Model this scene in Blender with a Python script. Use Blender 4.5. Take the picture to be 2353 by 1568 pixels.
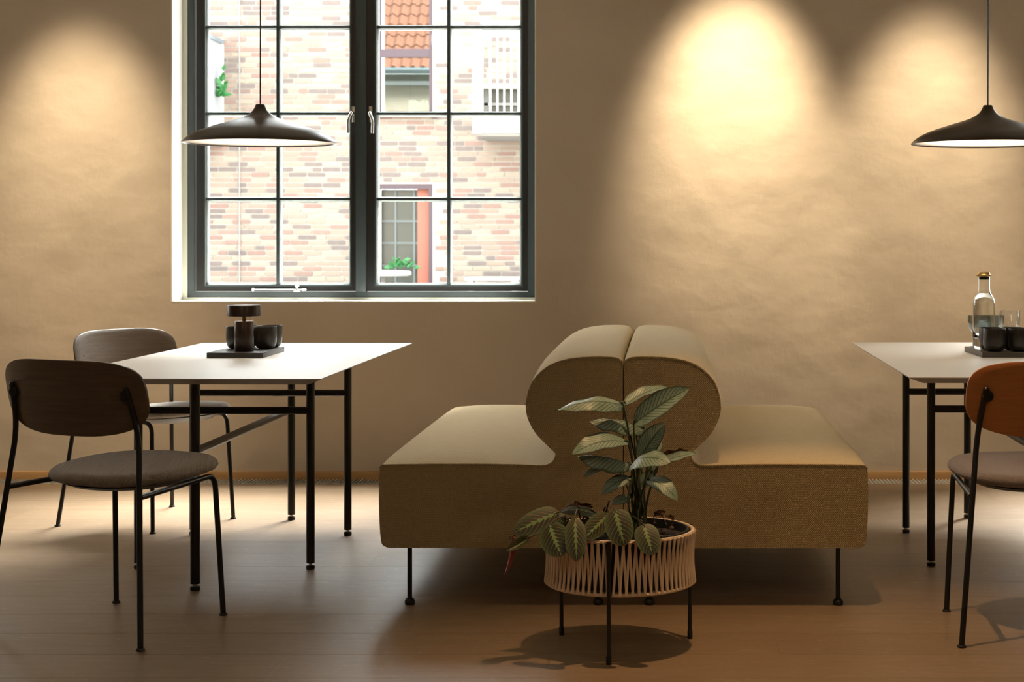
import bpy, bmesh, math, random
from mathutils import Vector, Matrix
from mathutils.geometry import tessellate_polygon
random.seed(7)
R = math.radians
for o in list(bpy.data.objects):
    bpy.data.objects.remove(o)
scene = bpy.context.scene
COL = scene.collection

# ------------------------------------------------------------------ camera
F, CX, CY, H = 3900.0, 1510.0, 555.0, 1.18      # focal length / principal point (px of 2353x1568), eye height
cam = bpy.data.cameras.new('camera')
camo = bpy.data.objects.new('camera', cam)
COL.objects.link(camo)
camo.location = (0, 0, H)
camo.rotation_euler = (R(90), 0, 0)
cam.sensor_width = 36.0
cam.lens = F / 2353 * 36
cam.shift_x = (2353 / 2 - CX) / 2353
cam.shift_y = -(1568 / 2 - CY) / 2353
cam.clip_end = 200
cam.dof.use_dof = True
cam.dof.focus_distance = 5.6
cam.dof.aperture_fstop = 8.0
scene.camera = camo

# ------------------------------------------------------------------ world, exposure, lights
scene.view_settings.view_transform = 'Standard'
scene.view_settings.look = 'None'
scene.view_settings.gamma = 1.0
scene.view_settings.use_curve_mapping = False
scene.view_settings.exposure = 0.0
world = bpy.data.worlds.new('overcast_sky')
scene.world = world
world.use_nodes = True
bg = world.node_tree.nodes['Background']
bg.inputs[0].default_value = (0.93, 0.97, 1.0, 1)
bg.inputs[1].default_value = 11.0

sun = bpy.data.lights.new('hazy_sun', 'SUN')          # high veiled sun behind the brick house
sun.energy = 84.0; sun.angle = R(38); sun.color = (1.0, 0.97, 0.92)
suno = bpy.data.objects.new('hazy_sun', sun); COL.objects.link(suno)
suno.rotation_euler = Vector((-0.27, -0.50, -0.83)).to_track_quat('-Z', 'Y').to_euler()

WARM = (1.0, 0.79, 0.53)
def spot(name, loc, target, power, size, blend, color=WARM, radius=0.03):
    l = bpy.data.lights.new(name, 'SPOT')
    l.energy = power; l.color = color; l.spot_size = R(size); l.spot_blend = blend
    l.shadow_soft_size = radius
    o = bpy.data.objects.new(name, l); COL.objects.link(o)
    o.location = loc
    o.rotation_euler = (Vector(target) - Vector(loc)).to_track_quat('-Z', 'Y').to_euler()
    return o
spot('wall_spot_centre', (0.39, 7.59, 3.15), (0.39, 8.44, 1.72), 500, 42, 1.0, WARM, 0.09)
spot('wall_spot_right', (1.36, 7.59, 3.15), (1.36, 8.44, 1.46), 350, 41, 1.0, WARM, 0.09)
spot('wall_spot_left', (-2.86, 7.59, 3.15), (-2.86, 8.44, 1.28), 350, 42, 1.0, WARM, 0.09)
spot('floor_spot_plant', (0.28, 4.75, 3.15), (0.62, 4.30, 0.0), 190, 66, 0.85, (1.0, 0.60, 0.28), 0.02)
spot('fill_spot_left', (-1.9, 1.2, 3.10), (-1.2, 5.6, 0.5), 56, 95, 1.0, (1.0, 0.76, 0.48), 0.25)  # added fill from behind the camera, lifts the shadows
spot('fill_spot_right', (1.9, 1.2, 3.10), (0.9, 5.6, 0.5), 66, 95, 1.0, (1.0, 0.74, 0.45), 0.25)  # second added fill, brightens the sofa and pot fronts

# ------------------------------------------------------------------ node materials
class NT:
    def __init__(s, name):
        s.m = bpy.data.materials.new(name); s.m.use_nodes = True
        s.t = s.m.node_tree; s.t.nodes.clear()
        s.out = s.t.nodes.new('ShaderNodeOutputMaterial')
    def n(s, typ, ins=None, **props):
        nd = s.t.nodes.new(typ)
        for k, v in props.items(): setattr(nd, k, v)
        for k, v in (ins or {}).items(): s.set(nd.inputs[k], v)
        return nd
    def set(s, sock, v):
        if isinstance(v, bpy.types.NodeSocket): s.t.links.new(v, sock)
        elif isinstance(v, bpy.types.Node): s.t.links.new(v.outputs[0], sock)
        else: sock.default_value = v
    def math(s, op, a, b=0.0, c=0.0, clamp=False):
        nd = s.n('ShaderNodeMath', {0: a, 1: b, 2: c}, operation=op); nd.use_clamp = clamp
        return nd.outputs[0]
    def mix(s, f, a, b, mode='MIX'):
        nd = s.n('ShaderNodeMix', data_type='RGBA', blend_type=mode)
        s.set(nd.inputs[0], f); s.set(nd.inputs[6], a); s.set(nd.inputs[7], b)
        return nd.outputs[2]
    def ramp(s, f, stops, interp='LINEAR'):
        nd = s.n('ShaderNodeValToRGB', {0: f}); cr = nd.color_ramp; cr.interpolation = interp
        while len(cr.elements) < len(stops): cr.elements.new(0.5)
        for e, (p, c) in zip(cr.elements, stops):
            e.position = p; e.color = (*c, 1) if len(c) == 3 else c
        return nd.outputs[0]
    def coords(s, kind='Object', scale=(1, 1, 1), loc=(0, 0, 0), offset=None):
        tc = s.n('ShaderNodeTexCoord')
        mp = s.n('ShaderNodeMapping', {0: tc.outputs[kind]})
        mp.inputs['Scale'].default_value = scale
        mp.inputs['Location'].default_value = loc
        if offset is not None: s.set(mp.inputs['Location'], offset)
        return mp.outputs[0]
    def noise(s, vec, scale, detail=3.0, rough=0.5, dist=0.0):
        nd = s.n('ShaderNodeTexNoise', {'Vector': vec, 'Scale': scale, 'Detail': detail, 'Roughness': rough, 'Distortion': dist})
        return nd.outputs[0]
    def bump(s, h, strength=0.3, dist=0.01, normal=None):
        nd = s.n('ShaderNodeBump', {'Height': h, 'Strength': strength, 'Distance': dist})
        if normal is not None: s.set(nd.inputs['Normal'], normal)
        return nd.outputs[0]
    def principled(s, color, rough=0.5, metal=0.0, normal=None, **kw):
        nd = s.n('ShaderNodeBsdfPrincipled')
        s.set(nd.inputs['Base Color'], color if not isinstance(color, tuple) else (*color[:3], 1))
        s.set(nd.inputs['Roughness'], rough); nd.inputs['Metallic'].default_value = metal
        if normal is not None: s.set(nd.inputs['Normal'], normal)
        for k, v in kw.items(): s.set(nd.inputs[k], v)
        s.t.links.new(nd.outputs[0], s.out.inputs[0])
        return nd
    def done(s, shader=None):
        if shader is not None: s.t.links.new(shader.outputs[0], s.out.inputs[0])
        return s.m

def flat(name, color, rough=0.5, metal=0.0, bump=0.0, bscale=60.0, **kw):
    t = NT(name); nrm = None
    v = t.coords()
    nz = t.noise(v, bscale, 3)
    col = t.mix(t.math('MULTIPLY', nz, 0.25), (*color, 1), (*[c * 0.75 for c in color], 1))
    if bump: nrm = t.bump(nz, bump, 0.002)
    t.principled(col, rough, metal, nrm, **kw)
    return t.m

def mat_plaster():
    t = NT('clay_plaster'); v = t.coords()
    big = t.noise(v, 1.6, 2, 0.5, 0.3)
    mid = t.noise(t.coords(scale=(0.9, 1, 1.1)), 4.6, 3, 0.45, 0.0)
    fine = t.noise(v, 90, 3, 0.6)
    trowel = t.noise(t.coords(scale=(3.0, 1, 0.8)), 9, 4, 0.6, 0.4)
    col = t.ramp(big, [(0.3, (0.505, 0.43, 0.34)), (0.7, (0.565, 0.485, 0.388))])
    col = t.mix(t.math('MULTIPLY', fine, 0.3), col, (0.42, 0.35, 0.26, 1))
    h = t.math('ADD', t.math('MULTIPLY', big, 1.0), t.math('MULTIPLY', mid, 0.42))
    h = t.math('ADD', h, t.math('MULTIPLY', trowel, 0.035))
    h = t.math('ADD', h, t.math('MULTIPLY', fine, 0.018))
    t.principled(col, 0.85, 0, t.bump(h, 0.62, 0.045))
    return t.m

def mat_oak_floor():
    t = NT('oiled_oak_planks')
    oi = t.n('ShaderNodeObjectInfo')
    r = oi.outputs['Random']
    off = t.n('ShaderNodeCombineXYZ', {0: t.math('MULTIPLY', r, 37.0), 1: t.math('MULTIPLY', r, 11.0), 2: 0.0})
    v = t.coords(scale=(1.1, 9, 4), offset=off)
    g = t.noise(v, 2.2, 6, 0.6, 1.6)
    v2 = t.coords(scale=(2.2, 60, 10), offset=off)
    g2 = t.noise(v2, 3.0, 4, 0.6, 0.2)
    v3 = t.coords(scale=(7, 22, 4), offset=off)
    fl = t.noise(v3, 2.6, 3, 0.5, 2.2)
    base = t.ramp(r, [(0.0, (0.24, 0.165, 0.097)), (0.5, (0.285, 0.198, 0.121)), (1.0, (0.26, 0.182, 0.114))])
    col = t.mix(t.ramp(g, [(0.35, (0, 0, 0)), (0.75, (0.55, 0.55, 0.55))]), base, (0.185, 0.12, 0.068, 1))
    col = t.mix(t.math('MULTIPLY', g2, 0.3), col, (0.185, 0.12, 0.068, 1))
    fleck = t.ramp(fl, [(0.60, (0, 0, 0)), (0.68, (0.32, 0.32, 0.32))])
    col = t.mix(fleck, col, (0.46, 0.35, 0.235, 1))
    rough = t.math('ADD', t.math('MULTIPLY', g2, 0.18), 0.34)
    t.principled(col, rough, 0, t.bump(g2, 0.12, 0.003), **{'Specular IOR Level': 0.45})
    return t.m

def mat_wood(name, c0, c1, rough=0.45, axis='X'):
    t = NT(name)
    sc = (2.2, 14, 46) if axis == 'X' else (46, 14, 2.2)
    g = t.noise(t.coords(scale=sc), 2.2, 6, 0.62, 0.8)
    g2 = t.noise(t.coords(scale=tuple(3.2 * s if s > 3 else s for s in sc)), 3, 3, 0.6)
    col = t.ramp(g, [(0.3, c0), (0.7, c1)])
    col = t.mix(t.math('MULTIPLY', g2, 0.35), col, (*[c * 0.55 for c in c0], 1))
    t.principled(col, rough, 0, t.bump(t.math('ADD', g, g2), 0.25, 0.0012))
    return t.m

def mat_weave(name, c0, c1, pitch=0.0042, plane='XZ', strength=0.7, sheen=0.25):
    """coarse upholstery weave: two crossed rows of threads plus fuzz"""
    t = NT(name); v = t.coords()
    sp = t.n('ShaderNodeSeparateXYZ', {0: v})
    a, b = {'XZ': (0, 2), 'XY': (0, 1), 'YZ': (1, 2)}[plane]
    k = 2 * math.pi / pitch
    wob = t.math('MULTIPLY', t.noise(v, 90, 2), 1.5)
    sa = t.math('SINE', t.math('ADD', t.math('MULTIPLY', sp.outputs[a], k), wob))
    sb = t.math('SINE', t.math('ADD', t.math('MULTIPLY', sp.outputs[b], k * 0.8), wob))
    w = t.math('MULTIPLY', sa, sb)
    fuzz = t.noise(v, 260, 3, 0.7)
    slub = t.noise(t.coords(scale=(60, 8, 60)), 3, 4, 0.6)
    hgt = t.math('ADD', t.math('MULTIPLY', w, 0.5), t.math('MULTIPLY', fuzz, 0.9))
    f = t.math('ADD', t.math('MULTIPLY', hgt, 0.45), t.math('MULTIPLY', slub, 0.45))
    col = t.ramp(f, [(0.15, c0), (0.75, c1)])
    t.principled(col, 0.92, 0, t.bump(hgt, strength, 0.0025), **{'Sheen Weight': sheen, 'Sheen Roughness': 0.5})
    return t.m

def mat_wool(name, c0, c1):
    """brushed top cloth with slubs running along the length"""
    t = NT(name); v = t.coords()
    fuzz = t.noise(v, 220, 4, 0.7)
    slub = t.noise(t.coords(scale=(10, 120, 60)), 2.4, 4, 0.65)
    f = t.math('ADD', t.math('MULTIPLY', fuzz, 0.5), t.math('MULTIPLY', slub, 0.5))
    col = t.ramp(f, [(0.3, c0), (0.7, c1)])
    t.principled(col, 0.95, 0, t.bump(f, 0.6, 0.003), **{'Sheen Weight': 0.1, 'Sheen Roughness': 0.5})
    return t.m

def mat_thin_glass(name, tint=(1, 1, 1), refl=0.06, edge=0.35, alpha_tint=0.0, rough=0.0):
    t = NT(name)
    tr = t.n('ShaderNodeBsdfTransparent', {0: (*tint, 1)})
    gl = t.n('ShaderNodeBsdfGlossy', {0: (1, 1, 1, 1), 'Roughness': rough})
    fr = t.n('ShaderNodeFresnel', {'IOR': 1.45})
    f = t.math('ADD', t.math('MULTIPLY', fr.outputs[0], edge), refl, clamp=True)
    mx = t.n('ShaderNodeMixShader', {0: f, 1: tr, 2: gl})
    if alpha_tint:
        df = t.n('ShaderNodeBsdfDiffuse', {0: (0.8, 0.82, 0.8, 1)})
        sp = t.noise(t.coords(), 220, 2, 0.7)
        mx = t.n('ShaderNodeMixShader', {0: t.math('MULTIPLY', sp, alpha_tint), 1: mx, 2: df})
    return t.done(mx)

def mat_mirror_pane(name, refl=0.5, tint=(0.55, 0.62, 0.6)):
    t = NT(name)
    tr = t.n('ShaderNodeBsdfTransparent', {0: (*tint, 1)})
    gl = t.n('ShaderNodeBsdfGlossy', {0: (0.95, 0.98, 0.97, 1), 'Roughness': 0.0})
    return t.done(t.n('ShaderNodeMixShader', {0: refl, 1: tr, 2: gl}))

def mat_emit(name, color, strength):
    t = NT(name)
    return t.done(t.n('ShaderNodeEmission', {0: (*color, 1), 1: strength}))

def mat_brick(name, per_object):
    t = NT(name)
    if per_object: r = t.n('ShaderNodeObjectInfo').outputs['Random']
    else: r = t.n('ShaderNodeNewGeometry').outputs['Random Per Island']
    col = t.ramp(r, [(0.0, (0.0680, 0.0544, 0.0544)), (0.17, (0.0920, 0.0680, 0.0656)), (0.18, (0.1280, 0.0680, 0.0560)), (0.36, (0.1520, 0.0896, 0.0736)),
                     (0.38, (0.1600, 0.1120, 0.0880)), (0.70, (0.1800, 0.1360, 0.1056)), (0.72, (0.1880, 0.1520, 0.1160)), (1.0, (0.2000, 0.1696, 0.1344))])
    nz = t.noise(t.coords(), 14, 4, 0.6)
    col = t.mix(t.math('MULTIPLY', nz, 0.4), col, (0.1856, 0.1558, 0.1253, 1))
    t.principled(col, 0.9, 0, t.bump(nz, 0.4, 0.01))
    return t.m

def mat_leaf_calathea():
    t = NT('calathea_leaf')
    uv = t.n('ShaderNodeUVMap'); sp = t.n('ShaderNodeSeparateXYZ', {0: uv.outputs[0]})
    u = sp.outputs[0]; av = t.math('ABSOLUTE', t.math('SUBTRACT', t.math('MULTIPLY', sp.outputs[1], 2.0), 1.0))
    s = t.math('SUBTRACT', t.math('MULTIPLY', u, 13.0), t.math('MULTIPLY', av, 3.2))
    fr = t.math('FRACT', s)
    d = t.math('ABSOLUTE', t.math('SUBTRACT', fr, 0.5))
    vein = t.ramp(d, [(0.05, (1, 1, 1)), (0.17, (0, 0, 0))])
    rib = t.ramp(av, [(0.03, (1, 1, 1)), (0.10, (0, 0, 0))])
    edge = t.ramp(av, [(0.82, (0, 0, 0)), (0.97, (1, 1, 1))])
    nz = t.noise(t.coords(), 45, 3)
    base = t.mix(nz, (0.14, 0.225, 0.155, 1), (0.33, 0.41, 0.335, 1))
    dark = t.math('MAXIMUM', t.math('MAXIMUM', vein, rib), edge)
    col = t.mix(t.math('MULTIPLY', dark, 0.88), base, (0.025, 0.055, 0.022, 1))
    t.principled(col, 0.42, 0, t.bump(dark, 0.25, 0.001))
    return t.m

def mat_leaf_maranta():
    t = NT('maranta_leaf')
    uv = t.n('ShaderNodeUVMap'); sp = t.n('ShaderNodeSeparateXYZ', {0: uv.outputs[0]})
    u = sp.outputs[0]; av = t.math('ABSOLUTE', t.math('SUBTRACT', t.math('MULTIPLY', sp.outputs[1], 2.0), 1.0))
    s = t.math('SUBTRACT', t.math('MULTIPLY', u, 8.0), t.math('MULTIPLY', t.math('POWER', av, 1.5), 2.6))
    fr = t.math('FRACT', s)
    d = t.math('ABSOLUTE', t.math('SUBTRACT', fr, 0.5))
    vein = t.ramp(d, [(0.03, (1, 1, 1)), (0.085, (0, 0, 0))])
    vein = t.math('MULTIPLY', vein, t.ramp(av, [(0.10, (0, 0, 0)), (0.18, (1, 1, 1)), (0.90, (1, 1, 1)), (0.97, (0, 0, 0))]))
    base = t.ramp(av, [(0.0, (0.010, 0.022, 0.009)), (0.5, (0.014, 0.034, 0.012)), (0.85, (0.035, 0.075, 0.022)), (1.0, (0.075, 0.14, 0.042))])
    # ragged pale band along the midrib
    f2 = t.math('FRACT', t.math('ADD', t.math('MULTIPLY', u, 8.0), 0.25))
    lim = t.math('ADD', 0.05, t.math('MULTIPLY', f2, 0.20))
    lim = t.math('MULTIPLY', lim, t.ramp(u, [(0.0, (1, 1, 1)), (0.6, (0.9, 0.9, 0.9)), (1.0, (0.1, 0.1, 0.1))]))
    band = t.math('LESS_THAN', av, lim)
    col = t.mix(band, base, (0.18, 0.27, 0.085, 1))
    col = t.mix(t.math('MULTIPLY', vein, 0.8), col, (0.40, 0.13, 0.05, 1))
    t.principled(col, 0.5)
    return t.m

M = {}
M['plaster'] = mat_plaster()
M['white_paint'] = flat('white_reveal_paint', (0.82, 0.80, 0.74), 0.6, 0, 0.15, 30)
M['cream_paint'] = flat('cream_reveal_paint', (0.62, 0.63, 0.54), 0.6)
M['room_paint'] = flat('room_paint', (0.52, 0.44, 0.34), 0.8)
M['ceiling_paint'] = flat('ceiling_paint', (0.66, 0.60, 0.51), 0.8)
M['oak_floor'] = mat_oak_floor()
M['subfloor'] = flat('dark_subfloor', (0.10, 0.065, 0.04), 0.9)
M['oak_strip'] = mat_wood('oak_baseboard', (0.46, 0.26, 0.10), (0.58, 0.34, 0.14), 0.5)
M['black_metal'] = flat('black_powder_coat', (0.010, 0.010, 0.010), 0.36, 0.0, 0.05, 400)
M['slate_frame'] = flat('slate_blue_frame_paint', (0.035, 0.048, 0.052), 0.32)
M['black_sash'] = flat('black_sash_paint', (0.014, 0.014, 0.013), 0.35)
M['bead'] = flat('outer_bar_daylight', (0.4872, 0.5452, 0.5452), 0.5)  # pale tone carries the daylight on the bars' outer side
M['chrome'] = flat('satin_steel', (0.62, 0.61, 0.58), 0.25, 1.0)
M['pale_steel'] = flat('pale_galvanised_steel', (0.75, 0.80, 0.78), 0.35, 0.6)
M['grille_steel'] = flat('grille_steel', (0.62, 0.61, 0.56), 0.4, 0.25)
M['grille_dark'] = flat('grille_trench', (0.010, 0.009, 0.008), 0.9)
M['table_white'] = flat('white_linoleum', (0.80, 0.77, 0.73), 0.42, 0, 0.03, 300)
M['table_edge'] = flat('grey_table_bevel', (0.44, 0.40, 0.35), 0.5)
M['dark_oak'] = mat_wood('dark_stained_oak', (0.085, 0.056, 0.034), (0.145, 0.098, 0.062), 0.38)
M['red_oak'] = mat_wood('orange_oiled_oak', (0.40, 0.14, 0.036), (0.50, 0.185, 0.053), 0.42)
M['taupe'] = mat_weave('taupe_ribbed_wool', (0.20, 0.165, 0.135), (0.42, 0.355, 0.295), 0.0055, 'XY', 0.9)
M['lit_grey'] = mat_weave('grey_wool_window_lit', (0.36, 0.34, 0.31), (0.55, 0.52, 0.48), 0.0055, 'XY', 0.5)  # paler than the taupe: window light put into the seat colour
M['mauve_grey'] = mat_weave('mauve_grey_wool', (0.14, 0.115, 0.11), (0.27, 0.225, 0.22), 0.004, 'XY', 0.5)
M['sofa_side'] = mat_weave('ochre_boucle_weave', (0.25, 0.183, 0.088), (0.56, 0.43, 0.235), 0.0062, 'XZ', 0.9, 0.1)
M['sofa_top'] = mat_wool('ochre_brushed_wool_lit', (0.52, 0.405, 0.215), (0.76, 0.61, 0.365))  # lighter than the sides: light on the seats put into the colour
M['bronze'] = flat('dark_bronze_lacquer', (0.035, 0.021, 0.013), 0.33, 0.35, 0.03, 200)
M['lamp_inner'] = flat('lamp_white_reflector', (0.85, 0.80, 0.72), 0.5)
t = NT('lamp_diffuser_glow')                        # opal disc, lit from its middle
rr_ = t.n('ShaderNodeVectorMath', {0: t.coords()}, operation='LENGTH').outputs['Value']
est = t.n('ShaderNodeMapRange', {0: rr_, 1: 0.08, 2: 0.285, 3: 4.8, 4: 0.75}, interpolation_type='SMOOTHSTEP')
M['lamp_glow'] = t.done(t.n('ShaderNodeEmission', {0: (1.0, 0.82, 0.60, 1), 1: est.outputs[0]}))
M['small_glow'] = mat_emit('table_lamp_glow', (1.0, 0.55, 0.25), 1.5)
M['tray'] = flat('dark_slate_tray', (0.060, 0.060, 0.062), 0.45, 0, 0.1, 120)
M['tray_wood'] = mat_wood('smoked_oak_tray', (0.09, 0.075, 0.06), (0.15, 0.125, 0.10), 0.5)
M['cup'] = flat('black_brown_stoneware', (0.022, 0.018, 0.014), 0.32, 0, 0.06, 150)
M['clear_glass'] = mat_thin_glass('clear_glass', (0.975, 0.98, 0.98), 0.03, 0.35)
M['smoke_glass'] = mat_thin_glass('smoke_glass', (0.74, 0.78, 0.78), 0.03, 0.4)
M['brass'] = flat('brushed_brass', (0.55, 0.36, 0.13), 0.3, 1.0)
M['rubber'] = flat('black_rubber', (0.012, 0.012, 0.012), 0.6)
M['rope'] = flat('natural_rope', (0.74, 0.57, 0.40), 0.75, 0, 0.5, 500)
M['soil'] = flat('dark_potting_soil', (0.022, 0.014, 0.009), 0.95, 0, 0.9, 90)
M['dry_leaf'] = flat('dry_leaf_litter', (0.12, 0.06, 0.035), 0.85)
M['stem'] = flat('dark_green_stem', (0.045, 0.062, 0.022), 0.5)
M['stem_brown'] = flat('brown_stem', (0.075, 0.045, 0.025), 0.6)
M['calathea'] = mat_leaf_calathea()
M['calathea_under'] = flat('burgundy_underside', (0.075, 0.016, 0.018), 0.45)
M['maranta'] = mat_leaf_maranta()
M['maranta_under'] = flat('red_underside', (0.23, 0.022, 0.012), 0.45)
M['pane'] = mat_thin_glass('window_glass', (0.985, 0.995, 0.985), 0.0, 0.35, 0.004)
M['mortar'] = flat('pale_mortar', (0.2720, 0.2576, 0.2280), 0.95)
M['brick_obj'] = mat_brick('pale_brick', True)
M['brick_stuff'] = mat_brick('pale_brick_field', False)
M['plum_frame'] = flat('plum_brown_window_frame', (0.0325, 0.0166, 0.0242), 0.5)
M['far_pane'] = mat_mirror_pane('reflecting_far_glass', 0.085)
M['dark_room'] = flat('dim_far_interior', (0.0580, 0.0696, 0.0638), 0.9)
M['door_glass'] = flat('dim_door_glass', (0.0256, 0.0302, 0.0244), 0.25)
M['door_reflection'] = flat('door_reflected_grid', (0.0696, 0.0870, 0.0870), 0.5)  # tone of the grid reflected in the door glass
M['salmon'] = flat('salmon_painted_door', (0.2413, 0.0696, 0.0418), 0.6)
M['white_steel'] = flat('white_painted_steel', (0.4454, 0.4454, 0.4176), 0.5)
M['grey_slab'] = flat('grey_concrete', (0.1972, 0.1914, 0.1798), 0.9)
M['frosted'] = flat('frosted_balcony_screen', (0.2506, 0.2598, 0.2645), 0.7)
M['tile'] = flat('terracotta_pantile', (0.3016, 0.1218, 0.0754), 0.8, 0, 0.3, 12)
M['zinc'] = flat('zinc_gutter', (0.1624, 0.1972, 0.2204), 0.5, 0.3)
M['render_green'] = flat('grey_green_render', (0.1392, 0.1624, 0.1450), 0.9)
M['foliage'] = flat('fresh_green_leaf', (0.010, 0.105, 0.018), 0.6)
M['paving'] = flat('courtyard_paving', (0.2320, 0.2204, 0.2030), 0.9, 0, 0.3, 4)
M['paper'] = flat('cream_book_paper', (0.4640, 0.4269, 0.3526), 0.8)

# ------------------------------------------------------------------ geometry helpers
def at(px, py, Y):
    """world point seen at photo pixel (px, py) at true depth Y"""
    return Vector(((px - CX) * Y / F, Y, H - (py - CY) * Y / F))

def link(name, data, parent=None, mats=(), loc=None, rot=None):
    o = bpy.data.objects.new(name, data); COL.objects.link(o)
    if parent is not None: o.parent = parent
    if loc is not None: o.location = loc
    if rot is not None: o.rotation_euler = rot
    if data is not None and not data.materials:
        for m in (mats if isinstance(mats, (list, tuple)) else [mats]):
            data.materials.append(m)
    return o

def obj(name, bm, mats, parent=None, smooth=True, loc=None, rot=None, angle=38, recalc=True):
    me = bpy.data.meshes.new(name)
    if recalc: bmesh.ops.recalc_face_normals(bm, faces=bm.faces)
    bm.to_mesh(me); bm.free()
    if smooth:
        for p in me.polygons: p.use_smooth = True
        me.set_sharp_from_angle(angle=R(angle))
    return link(name, me, parent, mats, loc, rot)

def tag(o, label=None, cat=None, group=None, kind=None):
    if label: o['label'] = label
    if cat: o['category'] = cat
    if group: o['group'] = group
    if kind: o['kind'] = kind
    return o

def empty(name, loc, rz=0.0):
    o = bpy.data.objects.new(name, None); COL.objects.link(o)
    o.empty_display_size = 0.1
    o.location = loc; o.rotation_euler = (0, 0, rz)
    return o

def copy_tree(o, parent=None):
    c = o.copy(); COL.objects.link(c); c.parent = parent
    for ch in list(o.children): copy_tree(ch, c)
    return c

def BM(): return bmesh.new()

def box(bm, x0, x1, y0, y1, z0, z1, bev=0.0):
    vs = [bm.verts.new((x, y, z)) for x in (x0, x1) for y in (y0, y1) for z in (z0, z1)]
    fs = [(0, 1, 3, 2), (4, 6, 7, 5), (0, 4, 5, 1), (2, 3, 7, 6), (0, 2, 6, 4), (1, 5, 7, 3)]
    faces = [bm.faces.new([vs[i] for i in f]) for f in fs]
    if bev:
        es = list({e for f in faces for e in f.edges})
        bmesh.ops.bevel(bm, geom=es, offset=bev, segments=2, affect='EDGES', profile=0.6)
    return bm

def fillet(pts, rad, n=6):
    pts = [Vector(p) for p in pts]; out = [pts[0]]
    for i in range(1, len(pts) - 1):
        a, b, c = pts[i - 1], pts[i], pts[i + 1]
        d1 = (a - b); d2 = (c - b)
        k = min(rad, d1.length * 0.49, d2.length * 0.49)
        p = b + d1.normalized() * k; q = b + d2.normalized() * k
        for j in range(n + 1):
            t = j / n
            out.append(p * (1 - t) ** 2 + b * 2 * t * (1 - t) + q * t ** 2)
    out.append(pts[-1]); return out

def tube(bm, pts, r, seg=12, caps=True, closed=False):
    pts = [Vector(p) for p in pts]; n = len(pts)
    rr = r if isinstance(r, (list, tuple)) else [r] * n
    rings = []; up = None
    for i, p in enumerate(pts):
        if closed: d = pts[(i + 1) % n] - pts[i - 1]
        else: d = pts[min(i + 1, n - 1)] - pts[max(i - 1, 0)]
        d.normalize()
        if up is None:
            up = Vector((0, 0, 1)) if abs(d.z) < 0.9 else Vector((1, 0, 0))
        x = up - d * up.dot(d)
        if x.length < 1e-6: x = d.orthogonal()
        x.normalize(); y = d.cross(x); up = x
        rings.append([bm.verts.new(p + (x * math.cos(2 * math.pi * k / seg) + y * math.sin(2 * math.pi * k / seg)) * rr[i]) for k in range(seg)])
    m = n if closed else n - 1
    for i in range(m):
        a, b = rings[i], rings[(i + 1) % n]
        for k in range(seg):
            bm.faces.new((a[k], a[(k + 1) % seg], b[(k + 1) % seg], b[k]))
    if caps and not closed:
        bm.faces.new(list(reversed(rings[0]))); bm.faces.new(rings[-1])
    return bm

def lathe(bm, prof, seg=32, c=(0, 0, 0), close=False):
    rings = []
    for r, z in prof:
        if r < 1e-6: rings.append([bm.verts.new((c[0], c[1], c[2] + z))])
        else: rings.append([bm.verts.new((c[0] + r * math.cos(2 * math.pi * k / seg), c[1] + r * math.sin(2 * math.pi * k / seg), c[2] + z)) for k in range(seg)])
    pairs = list(zip(rings[:-1], rings[1:]))
    if close: pairs.append((rings[-1], rings[0]))
    for a, b in pairs:
        for k in range(seg):
            k2 = (k + 1) % seg
            if len(a) == 1 and len(b) == 1: continue
            if len(a) == 1: bm.faces.new((a[0], b[k], b[k2]))
            elif len(b) == 1: bm.faces.new((a[k], b[0], a[k2]))
            else: bm.faces.new((a[k], b[k], b[k2], a[k2]))
    return bm

def cells(bm, xs, zs, y0, y1, holes):
    """slab in the XZ plane with rectangular holes"""
    xs = sorted(set(xs + [h[0] for h in holes] + [h[1] for h in holes]))
    zs = sorted(set(zs + [h[2] for h in holes] + [h[3] for h in holes]))
    for xa, xb in zip(xs[:-1], xs[1:]):
        for za, zb in zip(zs[:-1], zs[1:]):
            mx, mz = (xa + xb) / 2, (za + zb) / 2
            if any(h[0] < mx < h[1] and h[2] < mz < h[3] for h in holes): continue
            box(bm, xa, xb, y0, y1, za, zb)
    bmesh.ops.remove_doubles(bm, verts=bm.verts, dist=1e-5)
    # drop the inner faces left between neighbouring cells
    seen = {}
    for f in bm.faces:
        seen.setdefault(tuple(round(v, 4) for v in f.calc_center_median()), []).append(f)
    dead = [f for fs in seen.values() if len(fs) > 1 for f in fs]
    bmesh.ops.delete(bm, geom=dead, context='FACES')
    return bm

def catmull(pts, n=4):
    out = []
    P = [Vector(p) for p in pts]
    for i in range(len(P) - 1):
        p0 = P[max(i - 1, 0)]; p1 = P[i]; p2 = P[i + 1]; p3 = P[min(i + 2, len(P) - 1)]
        for j in range(n):
            t = j / n
            out.append(0.5 * ((2 * p1) + (p2 - p0) * t + (2 * p0 - 5 * p1 + 4 * p2 - p3) * t * t + (3 * p1 - p0 - 3 * p2 + p3) * t ** 3))
    out.append(P[-1]); return out

# ================================================================== THE ROOM
YW = 8.444                       # inner face of the window wall
WX0, WX1, WZ0, WZ1 = -2.418, -0.602, 0.877, 2.72     # window opening
W2 = 4.42                        # second window, off to the right, same make
W3 = -3.20                       # third window, off to the left
RX0, RX1, RY0, RZ = -6.6, 5.2, -2.2, 3.2
holes = [(WX0, WX1, WZ0, WZ1), (WX0 + W2, WX1 + W2, WZ0, WZ1), (WX0 + W3, WX1 + W3, WZ0, WZ1)]

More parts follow.
